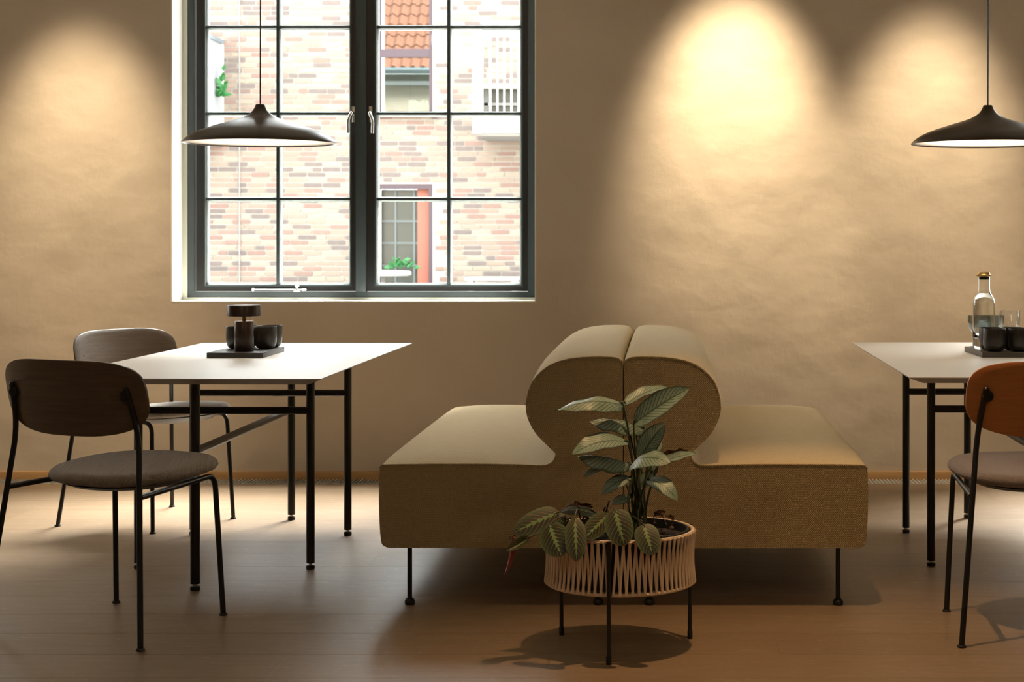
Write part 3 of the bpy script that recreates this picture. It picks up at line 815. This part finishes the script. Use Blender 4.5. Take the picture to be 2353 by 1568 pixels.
def chair(loc, rz, wood, seat, label, drop=0.0):
    t = empty('dining_chair', loc, rz); tag(t, label, 'chair', 'black-legged dining chairs')
    LR = 0.0088
    for s in (-1, 1):
        # rear leg runs up to carry the backrest
        p = [(s * 0.305, -0.235, 0.006), (s * 0.238, -0.166, 0.615), (s * 0.222, -0.2035, 0.748 - drop)]
        l = obj('leg', tube(BM(), fillet(p, 0.07), LR, 12), M['black_metal'], t)
        obj('glide', lathe(BM(), [(0, 0), (0.0125, 0), (0.0135, 0.003), (0.011, 0.007), (0, 0.009)], 14, (s * 0.305, -0.235, 0)), M['rubber'], l)
        obj('end_cap', lathe(BM(), [(0, 0.009), (0.006, 0.006), (0.009, 0.0), (0, 0)], 12, (s * 0.222, -0.2035, 0.747 - drop)), M['black_metal'], l)
        # front leg bends under the seat and runs back to the rear leg
        p = [(s * 0.218, 0.238, 0.006), (s * 0.203, 0.215, 0.446), (s * 0.2615, -0.186, 0.432)]
        l = obj('leg', tube(BM(), fillet(p, 0.045), LR, 12), M['black_metal'], t)
        obj('glide', lathe(BM(), [(0, 0), (0.0125, 0), (0.0135, 0.003), (0.011, 0.007), (0, 0.009)], 14, (s * 0.218, 0.238, 0)), M['rubber'], l)
    # seat pan
    def plan(th, k):
        n = 2.5
        c, s_ = math.cos(th), math.sin(th)
        x = 0.242 * math.copysign(abs(c) ** (2 / n), c); y = 0.232 * math.copysign(abs(s_) ** (2 / n), s_)
        x *= 1.0 - 0.10 * (y / 0.232) * -1 * 0.5
        return x * k, 0.072 + y * k
    def disc(rings, N=48):
        bm = BM(); rr = []
        for k, z in rings:
            if k == 0: rr.append([bm.verts.new((0, 0.072, z))])
            else:
                ring = []
                for i in range(N):
                    x, y = plan(2 * math.pi * i / N, k)
                    ring.append(bm.verts.new((x, y, z + 0.012 * ((y - 0.072) / 0.23) * (1 if z > 0.44 else 0.6) - 0.006 * (1 - (x / 0.25) ** 2) * (k < 0.9))))
                rr.append(ring)
        for a, b in zip(rr[:-1], rr[1:]):
            for i in range(N):
                j = (i + 1) % N
                if len(a) == 1: bm.faces.new((a[0], b[i], b[j]))
                elif len(b) == 1: bm.faces.new((a[i], b[0], a[j]))
                else: bm.faces.new((a[i], b[i], b[j], a[j]))
        return bm
    obj('seat', disc([(0, 0.452), (0.75, 0.452), (0.90, 0.4535), (0.97, 0.460), (1.0, 0.470), (0.985, 0.481), (0.94, 0.490), (0.84, 0.4965), (0.6, 0.502), (0.3, 0.505), (0, 0.506)]), seat, t, angle=80)
    obj('seat_pan', disc([(0, 0.430), (0.55, 0.430), (0.72, 0.436), (0.84, 0.452), (0.5, 0.453), (0, 0.453)]), M['black_metal'], t)
    # bent plywood backrest
    W, ZC, HH, th = 0.273, 0.718 - drop, 0.117, 0.011
    N = 64; bm = BM()
    def bp(k, i, side):
        a = 2 * math.pi * i / N; c, s_ = math.cos(a), math.sin(a)
        n = 3.7 if s_ > 0 else 2.8
        x = W * math.copysign(abs(c) ** (2 / (3.6 if s_ > 0 else 3.0)), c) * k
        z = HH * math.copysign(abs(s_) ** (2 / n), s_) * k
        if s_ > 0: z -= 0.010 * (1 - (x / W) ** 2) * 0.5 * k
        y = -0.222 + 0.055 * (x / W) ** 2 - 0.22 * (z) + (th / 2 if side else -th / 2)
        return Vector((x, y, ZC + z))
    ks = [1.0, 0.985, 0.85, 0.6, 0.3]
    sides = []
    for sd in (0, 1):
        rings = [[bm.verts.new(bp(k, i, sd) + (Vector((0, (0.0018 if sd == 0 else -0.0018), 0)) if k == 1.0 else Vector())) for i in range(N)] for k in ks]
        cv = bm.verts.new(bp(0, 0, sd))
        for a, b in zip(rings[:-1], rings[1:]):
            for i in range(N): bm.faces.new((a[i], a[(i + 1) % N], b[(i + 1) % N], b[i]))
        for i in range(N): bm.faces.new((rings[-1][i], rings[-1][(i + 1) % N], cv))
        sides.append(rings[0])
    for i in range(N): bm.faces.new((sides[0][i], sides[1][i], sides[1][(i + 1) % N], sides[0][(i + 1) % N]))
    b = obj('backrest', bm, wood, t, angle=50)
    for s in (-1, 1):
        yb = -0.222 + 0.055 * (0.218 / W) ** 2 - 0.22 * (0.728 - drop - ZC)
        o = obj('bracket', lathe(BM(), [(0, -0.006), (0.0165, -0.006), (0.0175, 0), (0.0155, 0.009), (0, 0.010)], 20), M['black_metal'], b, loc=(s * 0.216, yb - 0.0085, 0.726 - drop), rot=(R(90), 0, 0))
        obj('screw', lathe(BM(), [(0, 0), (0.0035, 0), (0.003, 0.0015), (0, 0.0018)], 10), M['black_metal'], b, loc=(s * 0.216, yb + 0.0055, 0.728 - drop), rot=(R(-90), 0, 0))
    return t
chair((-1.667, 5.231, 0), R(-24.8), M['dark_oak'], M['taupe'], 'dark oak chair with taupe ribbed seat, nearest on the left')
chair((-2.12, 7.160, 0), R(-122.3), M['dark_oak'], M['lit_grey'], 'dark oak chair with window-lit seat tucked behind the left table', 0.026)
chair((1.164, 5.196, 0), R(5.9), M['red_oak'], M['mauve_grey'], 'orange-brown oak chair with mauve-grey seat at right edge')

# ------------------------------------------------------------------ back-to-back sofas
def sofa(side, label):
    """side -1: seat to the left of the seam, +1: to the right"""
    L = 1.90
    t = empty('sofa', (-0.103, 5.46 + L / 2, 0), R(-0.35)); tag(t, label, 'sofa', 'back-to-back ochre sofas')
    P = [(-0.755, 0.193), (-0.772, 0.200), (-0.781, 0.220), (-0.786, 0.30), (-0.787, 0.38), (-0.785, 0.440), (-0.778, 0.456), (-0.755, 0.459),
         (-0.612, 0.461), (-0.45, 0.461), (-0.33, 0.459), (-0.265, 0.457), (-0.240, 0.461), (-0.224, 0.473), (-0.216, 0.490), (-0.219, 0.503),
         (-0.238, 0.521), (-0.276, 0.5596), (-0.301, 0.6016), (-0.311, 0.641), (-0.308, 0.680), (-0.294, 0.722), (-0.270, 0.753), (-0.237, 0.779),
         (-0.192, 0.796), (-0.136, 0.8046), (-0.075, 0.807), (-0.030, 0.805), (-0.010, 0.797), (-0.0015, 0.780), (-0.0015, 0.70), (-0.0015, 0.45), (-0.0015, 0.21), (-0.006, 0.196), (-0.02, 0.193), (-0.4, 0.193)]
    P = [(x, z) for x, z in P]
    C = catmull([(x, 0, z) for x, z in P + [P[0]]], 3)[:-1]
    n = len(C)
    nor = []
    for i in range(n):
        d = C[(i + 1) % n] - C[i - 1]; nn = Vector((-d.z, 0, d.x))
        nor.append(nn.normalized())
    def crown(p):
        x, z = p.x, p.z
        if z < 0.25 or x > -0.003: return 0.0
        if z < 0.47 and x < -0.25:            # seat top swells, outer side a little
            if z > 0.45: return 0.034 * max(0.0, min(1.0, (-0.215 - x) / 0.30)) ** 0.6 * min(1.0, (x + 0.80) / 0.10)
            return 0.004
        if z > 0.75: return 0.026 * min(1.0, (-x) / 0.03)
        if z > 0.52: return 0.012
        return 0.0
    cr = [crown(p) for p in C]
    for _ in range(3): cr = [(cr[i - 1] + 2 * cr[i] + cr[(i + 1) % n]) / 4 for i in range(n)]
    ts = [-1.0, -0.995, -0.985, -0.965, -0.93, -0.88, -0.8, -0.65, -0.4, 0, 0.4, 0.65, 0.8, 0.88, 0.93, 0.965, 0.985, 0.995, 1.0]
    bm = BM(); rings = []
    m = 1 if side < 0 else -1
    for k in ts:
        a = abs(k)
        g = (1 - a ** 9) ** 0.75 * (0.80 + 0.20 * (1 - a * a))
        rings.append([bm.verts.new((m * min(-0.0012, C[i].x + nor[i].x * cr[i] * g), k * L / 2, C[i].z + nor[i].z * cr[i] * g)) for i in range(n)])
    for a, b in zip(rings[:-1], rings[1:]):
        for i in range(n): bm.faces.new((a[i], a[(i + 1) % n], b[(i + 1) % n], b[i]))
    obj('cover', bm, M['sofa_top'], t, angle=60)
    for e in (-1, 1):
        bm = BM()
        vs = [bm.verts.new((m * min(-0.0012, C[i].x), e * (L / 2 + 0.0008), C[i].z)) for i in range(n)]
        for tri in tessellate_polygon([[Vector((C[i].x, C[i].z, 0)) for i in range(n)]]):
            bm.faces.new([vs[i] for i in tri])
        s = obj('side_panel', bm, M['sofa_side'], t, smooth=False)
        seam = [i for i in range(n) if C[i].z > 0.205 and not (C[i].x > -0.003 and C[i].z < 0.77)]
        i0 = seam[0]
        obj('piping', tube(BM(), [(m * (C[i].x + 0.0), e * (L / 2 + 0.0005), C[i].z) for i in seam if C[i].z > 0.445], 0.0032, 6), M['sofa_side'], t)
    for x in (-0.696, -0.083):
        for y in (-L / 2 + 0.055, L / 2 - 0.055):
            l = obj('leg', tube(BM(), [(m * x, y, 0.02), (m * x, y, 0.196)], 0.0078, 12), M['black_metal'], t)
            obj('foot', lathe(BM(), [(0, 0), (0.0150, 0), (0.0165, 0.004), (0.0165, 0.012), (0.013, 0.018), (0.008, 0.021), (0, 0.021)], 16, (m * x, y, 0)), M['rubber'], l)
    return t
sofa(-1, 'ochre wool sofa half with rolled back, seat facing left')
sofa(1, 'ochre wool sofa half with rolled back, seat facing right')

# ------------------------------------------------------------------ trays, cups, glassware
TZ = 0.7302
def tray(x, y, mat, label, grp):
    o = obj('tray', box(BM(), -0.1085, 0.1085, -0.19, 0.19, 0, 0.0205, 0.0012), mat, smooth=True, loc=(x, y, TZ))
    return tag(o, label, 'tray', grp)
tray(-1.629, 6.735, M['tray'], 'dark slate tray carrying cups and a small lamp', 'dark serving trays')
tray(1.366, 6.755, M['tray_wood'], 'dark tray carrying bottle, glasses and cups', 'dark serving trays')
TT = TZ + 0.0206
bm = lathe(BM(), [(0, 0), (0.024, 0), (0.033, 0.004), (0.040, 0.013), (0.0435, 0.027), (0.0445, 0.045), (0.0448, 0.086), (0.0442, 0.0885), (0.0425, 0.0885), (0.0418, 0.086), (0.0412, 0.045), (0.040, 0.028), (0.034, 0.012), (0, 0.007)], 40)
cup0 = obj('cup', bm, M['cup'], loc=(-1.568, 6.795, TT)); tag(cup0, 'black stoneware cup, front one right of the small lamp', 'cup', 'black stoneware cups')
cups = [(-1.566, 6.886, 'black stoneware cup, rear right one on the slate tray'), (-1.678, 6.785, 'black stoneware cup showing left of the small lamp'), (-1.660, 6.876, 'black stoneware cup hidden mostly behind the small lamp'),
        (1.3165, 6.625, 'black stoneware cup, front one before the water bottle'), (1.416, 6.625, 'black stoneware cup, front one cut by the right edge'),
        (1.3185, 6.716, 'black stoneware cup, second row beside the bottle foot'), (1.4095, 6.716, 'black stoneware cup, second row below the tumblers')]
for x, y, lb in cups:
    c = cup0.copy(); COL.objects.link(c); c.location = (x, y, TT); c['label'] = lb
# small bronze table lamp
tl = empty('table_lamp', (-1.617, 6.645, TT)); tag(tl, 'small dark bronze lamp with disc shade on slate tray', 'table lamp')
obj('base', lathe(BM(), [(0, 0), (0.0365, 0), (0.0372, 0.001), (0.0372, 0.1155), (0.0362, 0.117), (0, 0.117)], 40), M['bronze'], tl)
obj('stem', lathe(BM(), [(0.0072, 0.116), (0.0072, 0.140)], 16), M['bronze'], tl)
obj('shade', lathe(BM(), [(0.060, 0.139), (0.0642, 0.1375), (0.0650, 0.1385), (0.0650, 0.178), (0.0642, 0.1795), (0, 0.1825)], 56), M['bronze'], tl)
obj('diffuser', lathe(BM(), [(0.0055, 0.1392), (0.0602, 0.1392)], 40), M['small_glow'], tl)

# water bottle
bo = empty('water_bottle', (1.311, 6.812, TT)); tag(bo, 'tall clear glass water bottle with brass stopper', 'bottle')
obj('glass_body', lathe(BM(), [(0, 0.0), (0.040, 0.0), (0.0435, 0.004), (0.0445, 0.012), (0.0450, 0.18), (0.0435, 0.195), (0.0375, 0.209), (0.0290, 0.221), (0.0252, 0.234), (0.0245, 0.25), (0.0245, 0.288),
     (0.0225, 0.288), (0.0225, 0.25), (0.0232, 0.234), (0.027, 0.221), (0.0355, 0.207), (0.0415, 0.193), (0.0425, 0.18), (0.0425, 0.085), (0.040, 0.065), (0.034, 0.048), (0.022, 0.040), (0, 0.038)], 48), None or M['clear_glass'], bo)
t = NT('still_water'); t.principled((1, 1, 1), 0.0, 0, None, **{'Transmission Weight': 1.0, 'IOR': 1.33}); M['water'] = t.m
t = NT('thick_clear_glass'); t.principled((0.97, 0.99, 0.98), 0.0, 0, None, **{'Transmission Weight': 1.0, 'IOR': 1.45}); M['solid_glass'] = t.m
bo.children[0].data.materials[0] = M['solid_glass']
obj('water', lathe(BM(), [(0, 0.0385), (0.0218, 0.0405), (0.0335, 0.0485), (0.0395, 0.0653), (0.042, 0.0852), (0.042, 0.18), (0.041, 0.1925), (0.035, 0.2065), (0.0268, 0.220), (0.0262, 0.2215), (0, 0.2215)], 40), M['water'], bo)
st = obj('stopper', lathe(BM(), [(0, 0.276), (0.0190, 0.276), (0.0215, 0.278), (0.0215, 0.2885), (0, 0.2885)], 28), M['rubber'], bo)
obj('cap', lathe(BM(), [(0, 0.2888), (0.0275, 0.2888), (0.0292, 0.291), (0.0292, 0.294), (0.0262, 0.297), (0.024, 0.3045), (0.015, 0.307), (0, 0.308)], 36), M['brass'], bo)
# tumblers, one standing in the other
tp = [(0, 0), (0.020, 0), (0.030, 0.004), (0.040, 0.016), (0.0432, 0.028), (0.0455, 0.086), (0.0455, 0.0875), (0.0442, 0.0875), (0.0438, 0.086), (0.0415, 0.030), (0.037, 0.019), (0.026, 0.010), (0, 0.008)]
g1 = obj('tumbler', lathe(BM(), tp, 36), M['clear_glass'], loc=(1.4175, 6.835, TT)); tag(g1, 'clear glass tumbler at the bottom of the stacked pair', 'glass', 'clear tumblers')
g2 = g1.copy(); COL.objects.link(g2); g2.location.z += 0.0635; g2.rotation_euler = (R(0.6), R(1.2), 0); g2['label'] = 'clear glass tumbler stacked on top beside the bottle'
# smoked goblets
gp = [(0, 0), (0.030, 0), (0.031, 0.002), (0.008, 0.005), (0.0032, 0.010), (0.0030, 0.040), (0.006, 0.048), (0.020, 0.060), (0.032, 0.080), (0.0365, 0.105), (0.0362, 0.128), (0.0352, 0.128), (0.0352, 0.105), (0.0308, 0.081), (0.019, 0.062), (0, 0.052)]
o = obj('goblet', lathe(BM(), gp, 36), M['smoke_glass'], loc=(1.300, 6.905, TT)); tag(o, 'smoke-grey stemmed goblet showing left of the bottle', 'glass', 'smoke-grey goblets')
o2 = o.copy(); COL.objects.link(o2); o2.location = (1.376, 6.908, TT); o2['label'] = 'smoke-grey stemmed goblet between bottle and tumblers'

# ------------------------------------------------------------------ planter
PC = Vector((-0.108, 4.952, 0))
pl = empty('planter', PC); tag(pl, 'round rope-wound planter on three thin black legs', 'planter')
PR, PZ0, PZ1 = 0.212, 0.190, 0.339
angs = [math.atan2(-0.232, -0.028), math.atan2(0.144, -0.174), math.atan2(0.088, 0.201)]
a0 = angs[0]; angs = [a0, a0 + 2 * math.pi / 3, a0 - 2 * math.pi / 3]
for a in angs:
    x, y = math.cos(a) * 0.2235, math.sin(a) * 0.2235
    l = obj('leg', tube(BM(), [(x, y, 0.012), (x, y, PZ1 + 0.002)], 0.0062, 12), M['black_metal'], pl)
    obj('foot', lathe(BM(), [(0, 0), (0.0072, 0), (0.0078, 0.003), (0.0078, 0.022), (0.0062, 0.026), (0, 0.026)], 14, (x, y, 0)), M['rubber'], l)
def ringpts(r, z, n=72): return [(r * math.cos(2 * math.pi * i / n), r * math.sin(2 * math.pi * i / n), z) for i in range(n)]
obj('rim_ring', tube(BM(), ringpts(PR, PZ1), 0.0052, 8, closed=True), M['rope'], pl)
obj('base_ring', tube(BM(), ringpts(PR, PZ0), 0.0052, 8, closed=True), M['rope'], pl)
NS = 76; meshes = []
for lean in (-1, 1):
    half = lean * 2 * math.pi / NS * 0.62
    pts = []
    for i in range(7):
        f = i / 6; aa = half * (f - 0.5)
        p0 = Vector((PR * math.cos(-half / 2), PR * math.sin(-half / 2), 0)); p1 = Vector((PR * math.cos(half / 2), PR * math.sin(half / 2), 0))
        p = p0.lerp(p1, f); p *= (PR + 0.0052 - 0.006 * math.sin(math.pi * f) + (0.0012 if lean > 0 else 0)) / p.length
        pts.append((p.x, p.y, PZ0 + (PZ1 - PZ0) * f))
    o = obj('rope_strand', tube(BM(), [pts[0]] + pts[1:-1] + [pts[-1]], 0.0040, 7), M['rope'], pl)
    meshes.append(o.data)
    first = o
    for i in range(1, NS):
        ang = 2 * math.pi * i / NS + (math.pi / NS if lean > 0 else 0)
        # leave the gap beside the front leg open
        dlt = (ang - angs[0] - 0.035 + math.pi) % (2 * math.pi) - math.pi
        if abs(dlt) < 0.035: continue
        s = link('rope_strand', o.data, pl); s.rotation_euler = (0, 0, ang)
obj('liner', lathe(BM(), [(0, 0.196), (0.196, 0.196), (0.199, 0.20), (0.199, 0.344), (0.194, 0.344), (0.192, 0.315), (0, 0.315)], 64), M['rubber'], pl)
bm = lathe(BM(), [(0, 0.332), (0.05, 0.333), (0.10, 0.330), (0.15, 0.326), (0.1915, 0.318)], 48)
rg = random.Random(5)
for v in bm.verts: v.co.z += rg.uniform(-0.004, 0.005)
so = obj('soil', bm, M['soil'], pl)
bm = BM()
for i in range(60):
    a = rg.uniform(0, 6.28); rr = 0.18 * math.sqrt(rg.random()); s = rg.uniform(0.004, 0.010)
    lathe(bm, [(0, -s * 0.6), (s, -s * 0.1), (s * 0.7, s * 0.5), (0, s * 0.7)], 6, (rr * math.cos(a), rr * math.sin(a), 0.333))
tag(obj('bark_chips', bm, M['dry_leaf'], so, smooth=False), kind='stuff')

# ------------------------------------------------------------------ plants
def leaf(name, parent, base, tip, width, nrm, arch, fold, mats, droop=0.0, shape=0.85, twist=0.0, wave=0.0, blunt=0.0):
    base, tip, nrm = Vector(base), Vector(tip), Vector(nrm).normalized()
    ax = tip - base; ln = ax.length; axn = ax.normalized()
    nrm = (nrm - axn * nrm.dot(axn)).normalized(); side0 = axn.cross(nrm).normalized()
    NU, NV = 18, 8
    bm = BM(); uvl = bm.loops.layers.uv.new('UVMap')
    def grid(off):
        g = []
        for i in range(NU + 1):
            f = i / NU
            q = Matrix.Rotation(twist * f, 3, axn)
            nn = q @ nrm; sd = q @ side0
            c = base + ax * f + nrm * (arch * 4 * f * (1 - f)) - nrm * droop * f * f
            w = width * 0.5 * max(0.012, ((1 - abs(2 * f ** shape - 1) ** 2.3) ** (0.78 - blunt)))
            row = []
            for j in range(NV + 1):
                v = j / NV * 2 - 1
                p = c + sd * (w * v) + nn * (fold * abs(v) ** 1.3 * w) + nn * (wave * math.sin(f * 17 + v * 2) * abs(v) * 0.5) + nn * off
                row.append(bm.verts.new(p))
            g.append(row)
        return g
    for k, off in enumerate((0.0, -0.0007)):
        g = grid(off)
        for i in range(NU):
            for j in range(NV):
                q = [(i, j), (i + 1, j), (i + 1, j + 1), (i, j + 1)]
                if k == 0: q = q[::-1]
                f = bm.faces.new([g[a][b] for a, b in q]); f.material_index = k
                for lp_, (a, b) in zip(f.loops, q): lp_[uvl].uv = (a / NU, b / NV)
    return obj(name, bm, mats, parent, recalc=False, angle=180)

cal = empty('calathea', (PC.x, PC.y, 0.333)); tag(cal, 'tall calathea with striped silvery green leaves in the rope planter', 'plant')
CI = Vector(cal.location)
CM = [M['calathea'], M['calathea_under']]
UPN = (0.0, -0.45, 0.9)
#        base px        Yb     tip px        Yt    width  normal            arch   fold  kwargs
CAL = [
    ((1433, 934), 4.93, (1275, 944), 4.86, 0.066, (-0.05, -0.80, 0.60), 0.034, -0.30, dict(twist=0.7, wave=0.006)),
    ((1431, 934), 4.96, (1534, 891), 5.06, 0.046, (-0.35, -0.70, 0.75), 0.014, 0.35, dict(wave=0.004)),
    ((1456, 976), 4.88, (1585, 892), 4.84, 0.074, (-0.30, -0.85, 0.45), 0.012, 0.30, dict(wave=0.003)),
    ((1481, 990), 4.97, (1352, 969), 4.93, 0.070, (0.10, -0.45, 0.90), 0.020, -0.65, dict(wave=0.006)),
    ((1443, 1018), 4.90, (1314, 1046), 4.80, 0.078, (-0.15, -0.62, 0.80), 0.024, 0.12, dict(wave=0.003)),
    ((1470, 1056), 4.88, (1528, 972), 4.86, 0.066, (-0.45, -0.85, 0.15), 0.008, 0.20, dict()),
    ((1450, 1069), 4.90, (1326, 1049), 4.84, 0.072, (0.15, -0.45, 0.88), 0.012, -0.70, dict(wave=0.005)),
    ((1412, 1066), 4.95, (1340, 1098), 4.90, 0.028, (-0.20, -0.70, 0.60), 0.010, 0.30, dict()),
    ((1448, 1072), 4.86, (1541, 1064), 4.76, 0.078, (-0.05, -0.62, 0.80), 0.026, -0.15, dict(wave=0.003)),
    ((1515, 1064), 4.93, (1599, 1042), 4.92, 0.036, (-0.10, -0.55, 0.80), 0.004, 0.25, dict(wave=0.003)),
    ((1505, 1052), 4.99, (1580, 1036), 5.03, 0.050, (0.10, 0.55, 0.75), -0.004, 0.20, dict(wave=0.006)),
    ((1450, 1098), 4.90, (1383, 1137), 4.86, 0.048, (-0.35, -0.75, 0.60), 0.014, 0.10, dict(wave=0.003)),
    ((1450, 1145), 4.91, (1406, 1159), 4.88, 0.034, (-0.25, -0.75, 0.60), 0.006, 0.10, dict()),
    ((1487, 1103), 4.86, (1557, 1151), 4.80, 0.058, (0.45, -0.80, 0.45), 0.020, 0.10, dict()),
    ((1494, 1050), 4.97, (1520, 1014), 4.98, 0.040, (-0.35, -0.85, 0.2), 0.006, 0.20, dict()),
    ((1446, 1176), 4.88, (1456, 1090), 4.86, 0.016, (-0.9, -0.4, 0.1), 0.004, 0.60, dict()),
    ((1488, 1090), 5.00, (1508, 1068), 5.01, 0.036, (0.3, -0.85, 0.3), 0.006, 0.1, dict()),
    ((1468, 1120), 4.97, (1500, 1080), 4.99, 0.036, (0.2, -0.9, 0.3), 0.006, 0.1, dict()),
    ((1462, 1000), 5.00, (1486, 975), 4.97, 0.045, (0.2, -0.8, 0.5), 0.010, 0.1, dict()),
]
rg = random.Random(11)
for (bp_, yb, tp_, yt, w, nr, ar, fo, kw) in CAL:
    b = at(*bp_, yb) - CI; t_ = at(*tp_, yt) - CI
    lf = leaf('leaf', cal, b, t_, w, nr, ar, fo, CM, **kw)
    foot = at(1452 + rg.uniform(0, 34), 1212, 4.93 + rg.uniform(-0.03, 0.05)); foot.z = 0.330
    foot -= CI
    mid = foot.lerp(b, 0.55); mid.x = foot.x * 0.6 + b.x * 0.4; 
    pts = catmull([foot, mid, b, b.lerp(t_, 0.10)], 5)
    obj('stem', tube(BM(), pts, [0.0040 - 0.0022 * i / (len(pts) - 1) for i in range(len(pts))], 7), M['stem'], lf)

mar = empty('prayer_plant', (PC.x - 0.08, PC.y - 0.06, 0.333)); tag(mar, 'low prayer plant with red-veined dark leaves spilling over planter', 'plant')
MI = Vector(mar.location)
MM = [M['maranta'], M['maranta_under']]
MAR = [
    ((1284, 1177), 4.82, (1179, 1226), 4.76, 0.070, (0.15, -0.85, 0.50), 0.006, -0.10, dict(shape=0.80, blunt=0.20)),
    ((1262, 1207), 4.76, (1291, 1279), 4.70, 0.084, (-0.15, -0.92, 0.35), 0.006, -0.08, dict(shape=0.85, blunt=0.22)),
    ((1321, 1190), 4.74, (1325, 1291), 4.68, 0.060, (0.05, -0.95, 0.30), 0.008, -0.12, dict(shape=0.90, blunt=0.15)),
    ((1399, 1182), 4.80, (1340, 1240), 4.72, 0.058, (0.35, -0.80, 0.45), 0.006, -0.05, dict(shape=0.85, blunt=0.15)),
    ((1412, 1171), 4.74, (1435, 1255), 4.69, 0.079, (-0.05, -0.92, 0.40), 0.008, -0.08, dict(shape=0.85, blunt=0.22)),
    ((1478, 1205), 4.75, (1500, 1277), 4.70, 0.069, (0.05, -0.92, 0.38), 0.006, -0.08, dict(shape=0.85, blunt=0.22)),
    ((1372, 1184), 4.88, (1287, 1178), 4.86, 0.050, (0.0, -0.45, 0.90), 0.014, -0.10, dict(shape=0.85, blunt=0.10)),
    ((1218, 1234), 4.76, (1163, 1266), 4.73, 0.030, (0.10, -0.75, 0.60), -0.010, 0.75, dict(shape=0.9)),
    ((1178, 1232), 4.76, (1160, 1322), 4.74, 0.022, (0.75, 0.65, 0.0), 0.006, 0.35, dict(shape=0.9)),
    ((1400, 1192), 4.88, (1345, 1200), 4.84, 0.040, (0.1, 0.6, 0.7), 0.006, 0.10, dict(shape=0.9)),
    ((1300, 1180), 4.93, (1360, 1160), 4.95, 0.030, (0.0, 0.5, 0.85), 0.006, 0.15, dict(shape=0.9)),
    ((1300, 1205), 4.83, (1268, 1188), 4.84, 0.045, (0.1, -0.7, 0.6), 0.006, 0.0, dict(shape=0.9)),
    ((1440, 1190), 4.85, (1478, 1200), 4.80, 0.030, (0.0, 0.5, 0.8), 0.005, 0.15, dict(shape=0.9)),
]
for (bp_, yb, tp_, yt, w, nr, ar, fo, kw) in MAR:
    b = at(*bp_, yb) - MI; t_ = at(*tp_, yt) - MI
    lf = leaf('leaf', mar, b, t_, w, nr, ar, fo, MM, **kw)
    foot = Vector((rg.uniform(-0.05, 0.04), rg.uniform(-0.01, 0.05), -0.002))
    mid = foot.lerp(b, 0.6); mid.z = max(foot.z, b.z) + 0.012
    pts = catmull([foot, mid, b, b.lerp(t_, 0.12)], 5)
    obj('stem', tube(BM(), pts, [0.0026 - 0.0012 * i / (len(pts) - 1) for i in range(len(pts))], 6), M['stem_brown'], lf)
# withered leaves and stalks standing in the soil
for (pa, pb, pc, w) in (((1508, 1206), (1503, 1185), (1530, 1176), 0.016), ((1532, 1208), (1522, 1186), (1512, 1178), 0.014), ((1540, 1212), (1548, 1196), (1530, 1186), 0.016), ((1296, 1178), (1316, 1160), (1340, 1166), 0.018), ((1330, 1180), (1345, 1168), (1362, 1166), 0.014)):
    par, I = (cal, CI) if pa[0] > 1400 else (mar, MI)
    Y = 4.97
    p, q, r_ = at(*pa, Y) - I, at(*pb, Y + 0.01) - I, at(*pc, Y - 0.01) - I
    s = obj('withered_stalk', tube(BM(), catmull([p, q, r_], 5), 0.0014, 6), M['dry_leaf'], par)
    leaf('withered_leaf', s, q, r_, w, (0.3, -0.8, 0.4), 0.004, 0.7, [M['dry_leaf'], M['dry_leaf']], wave=0.006)
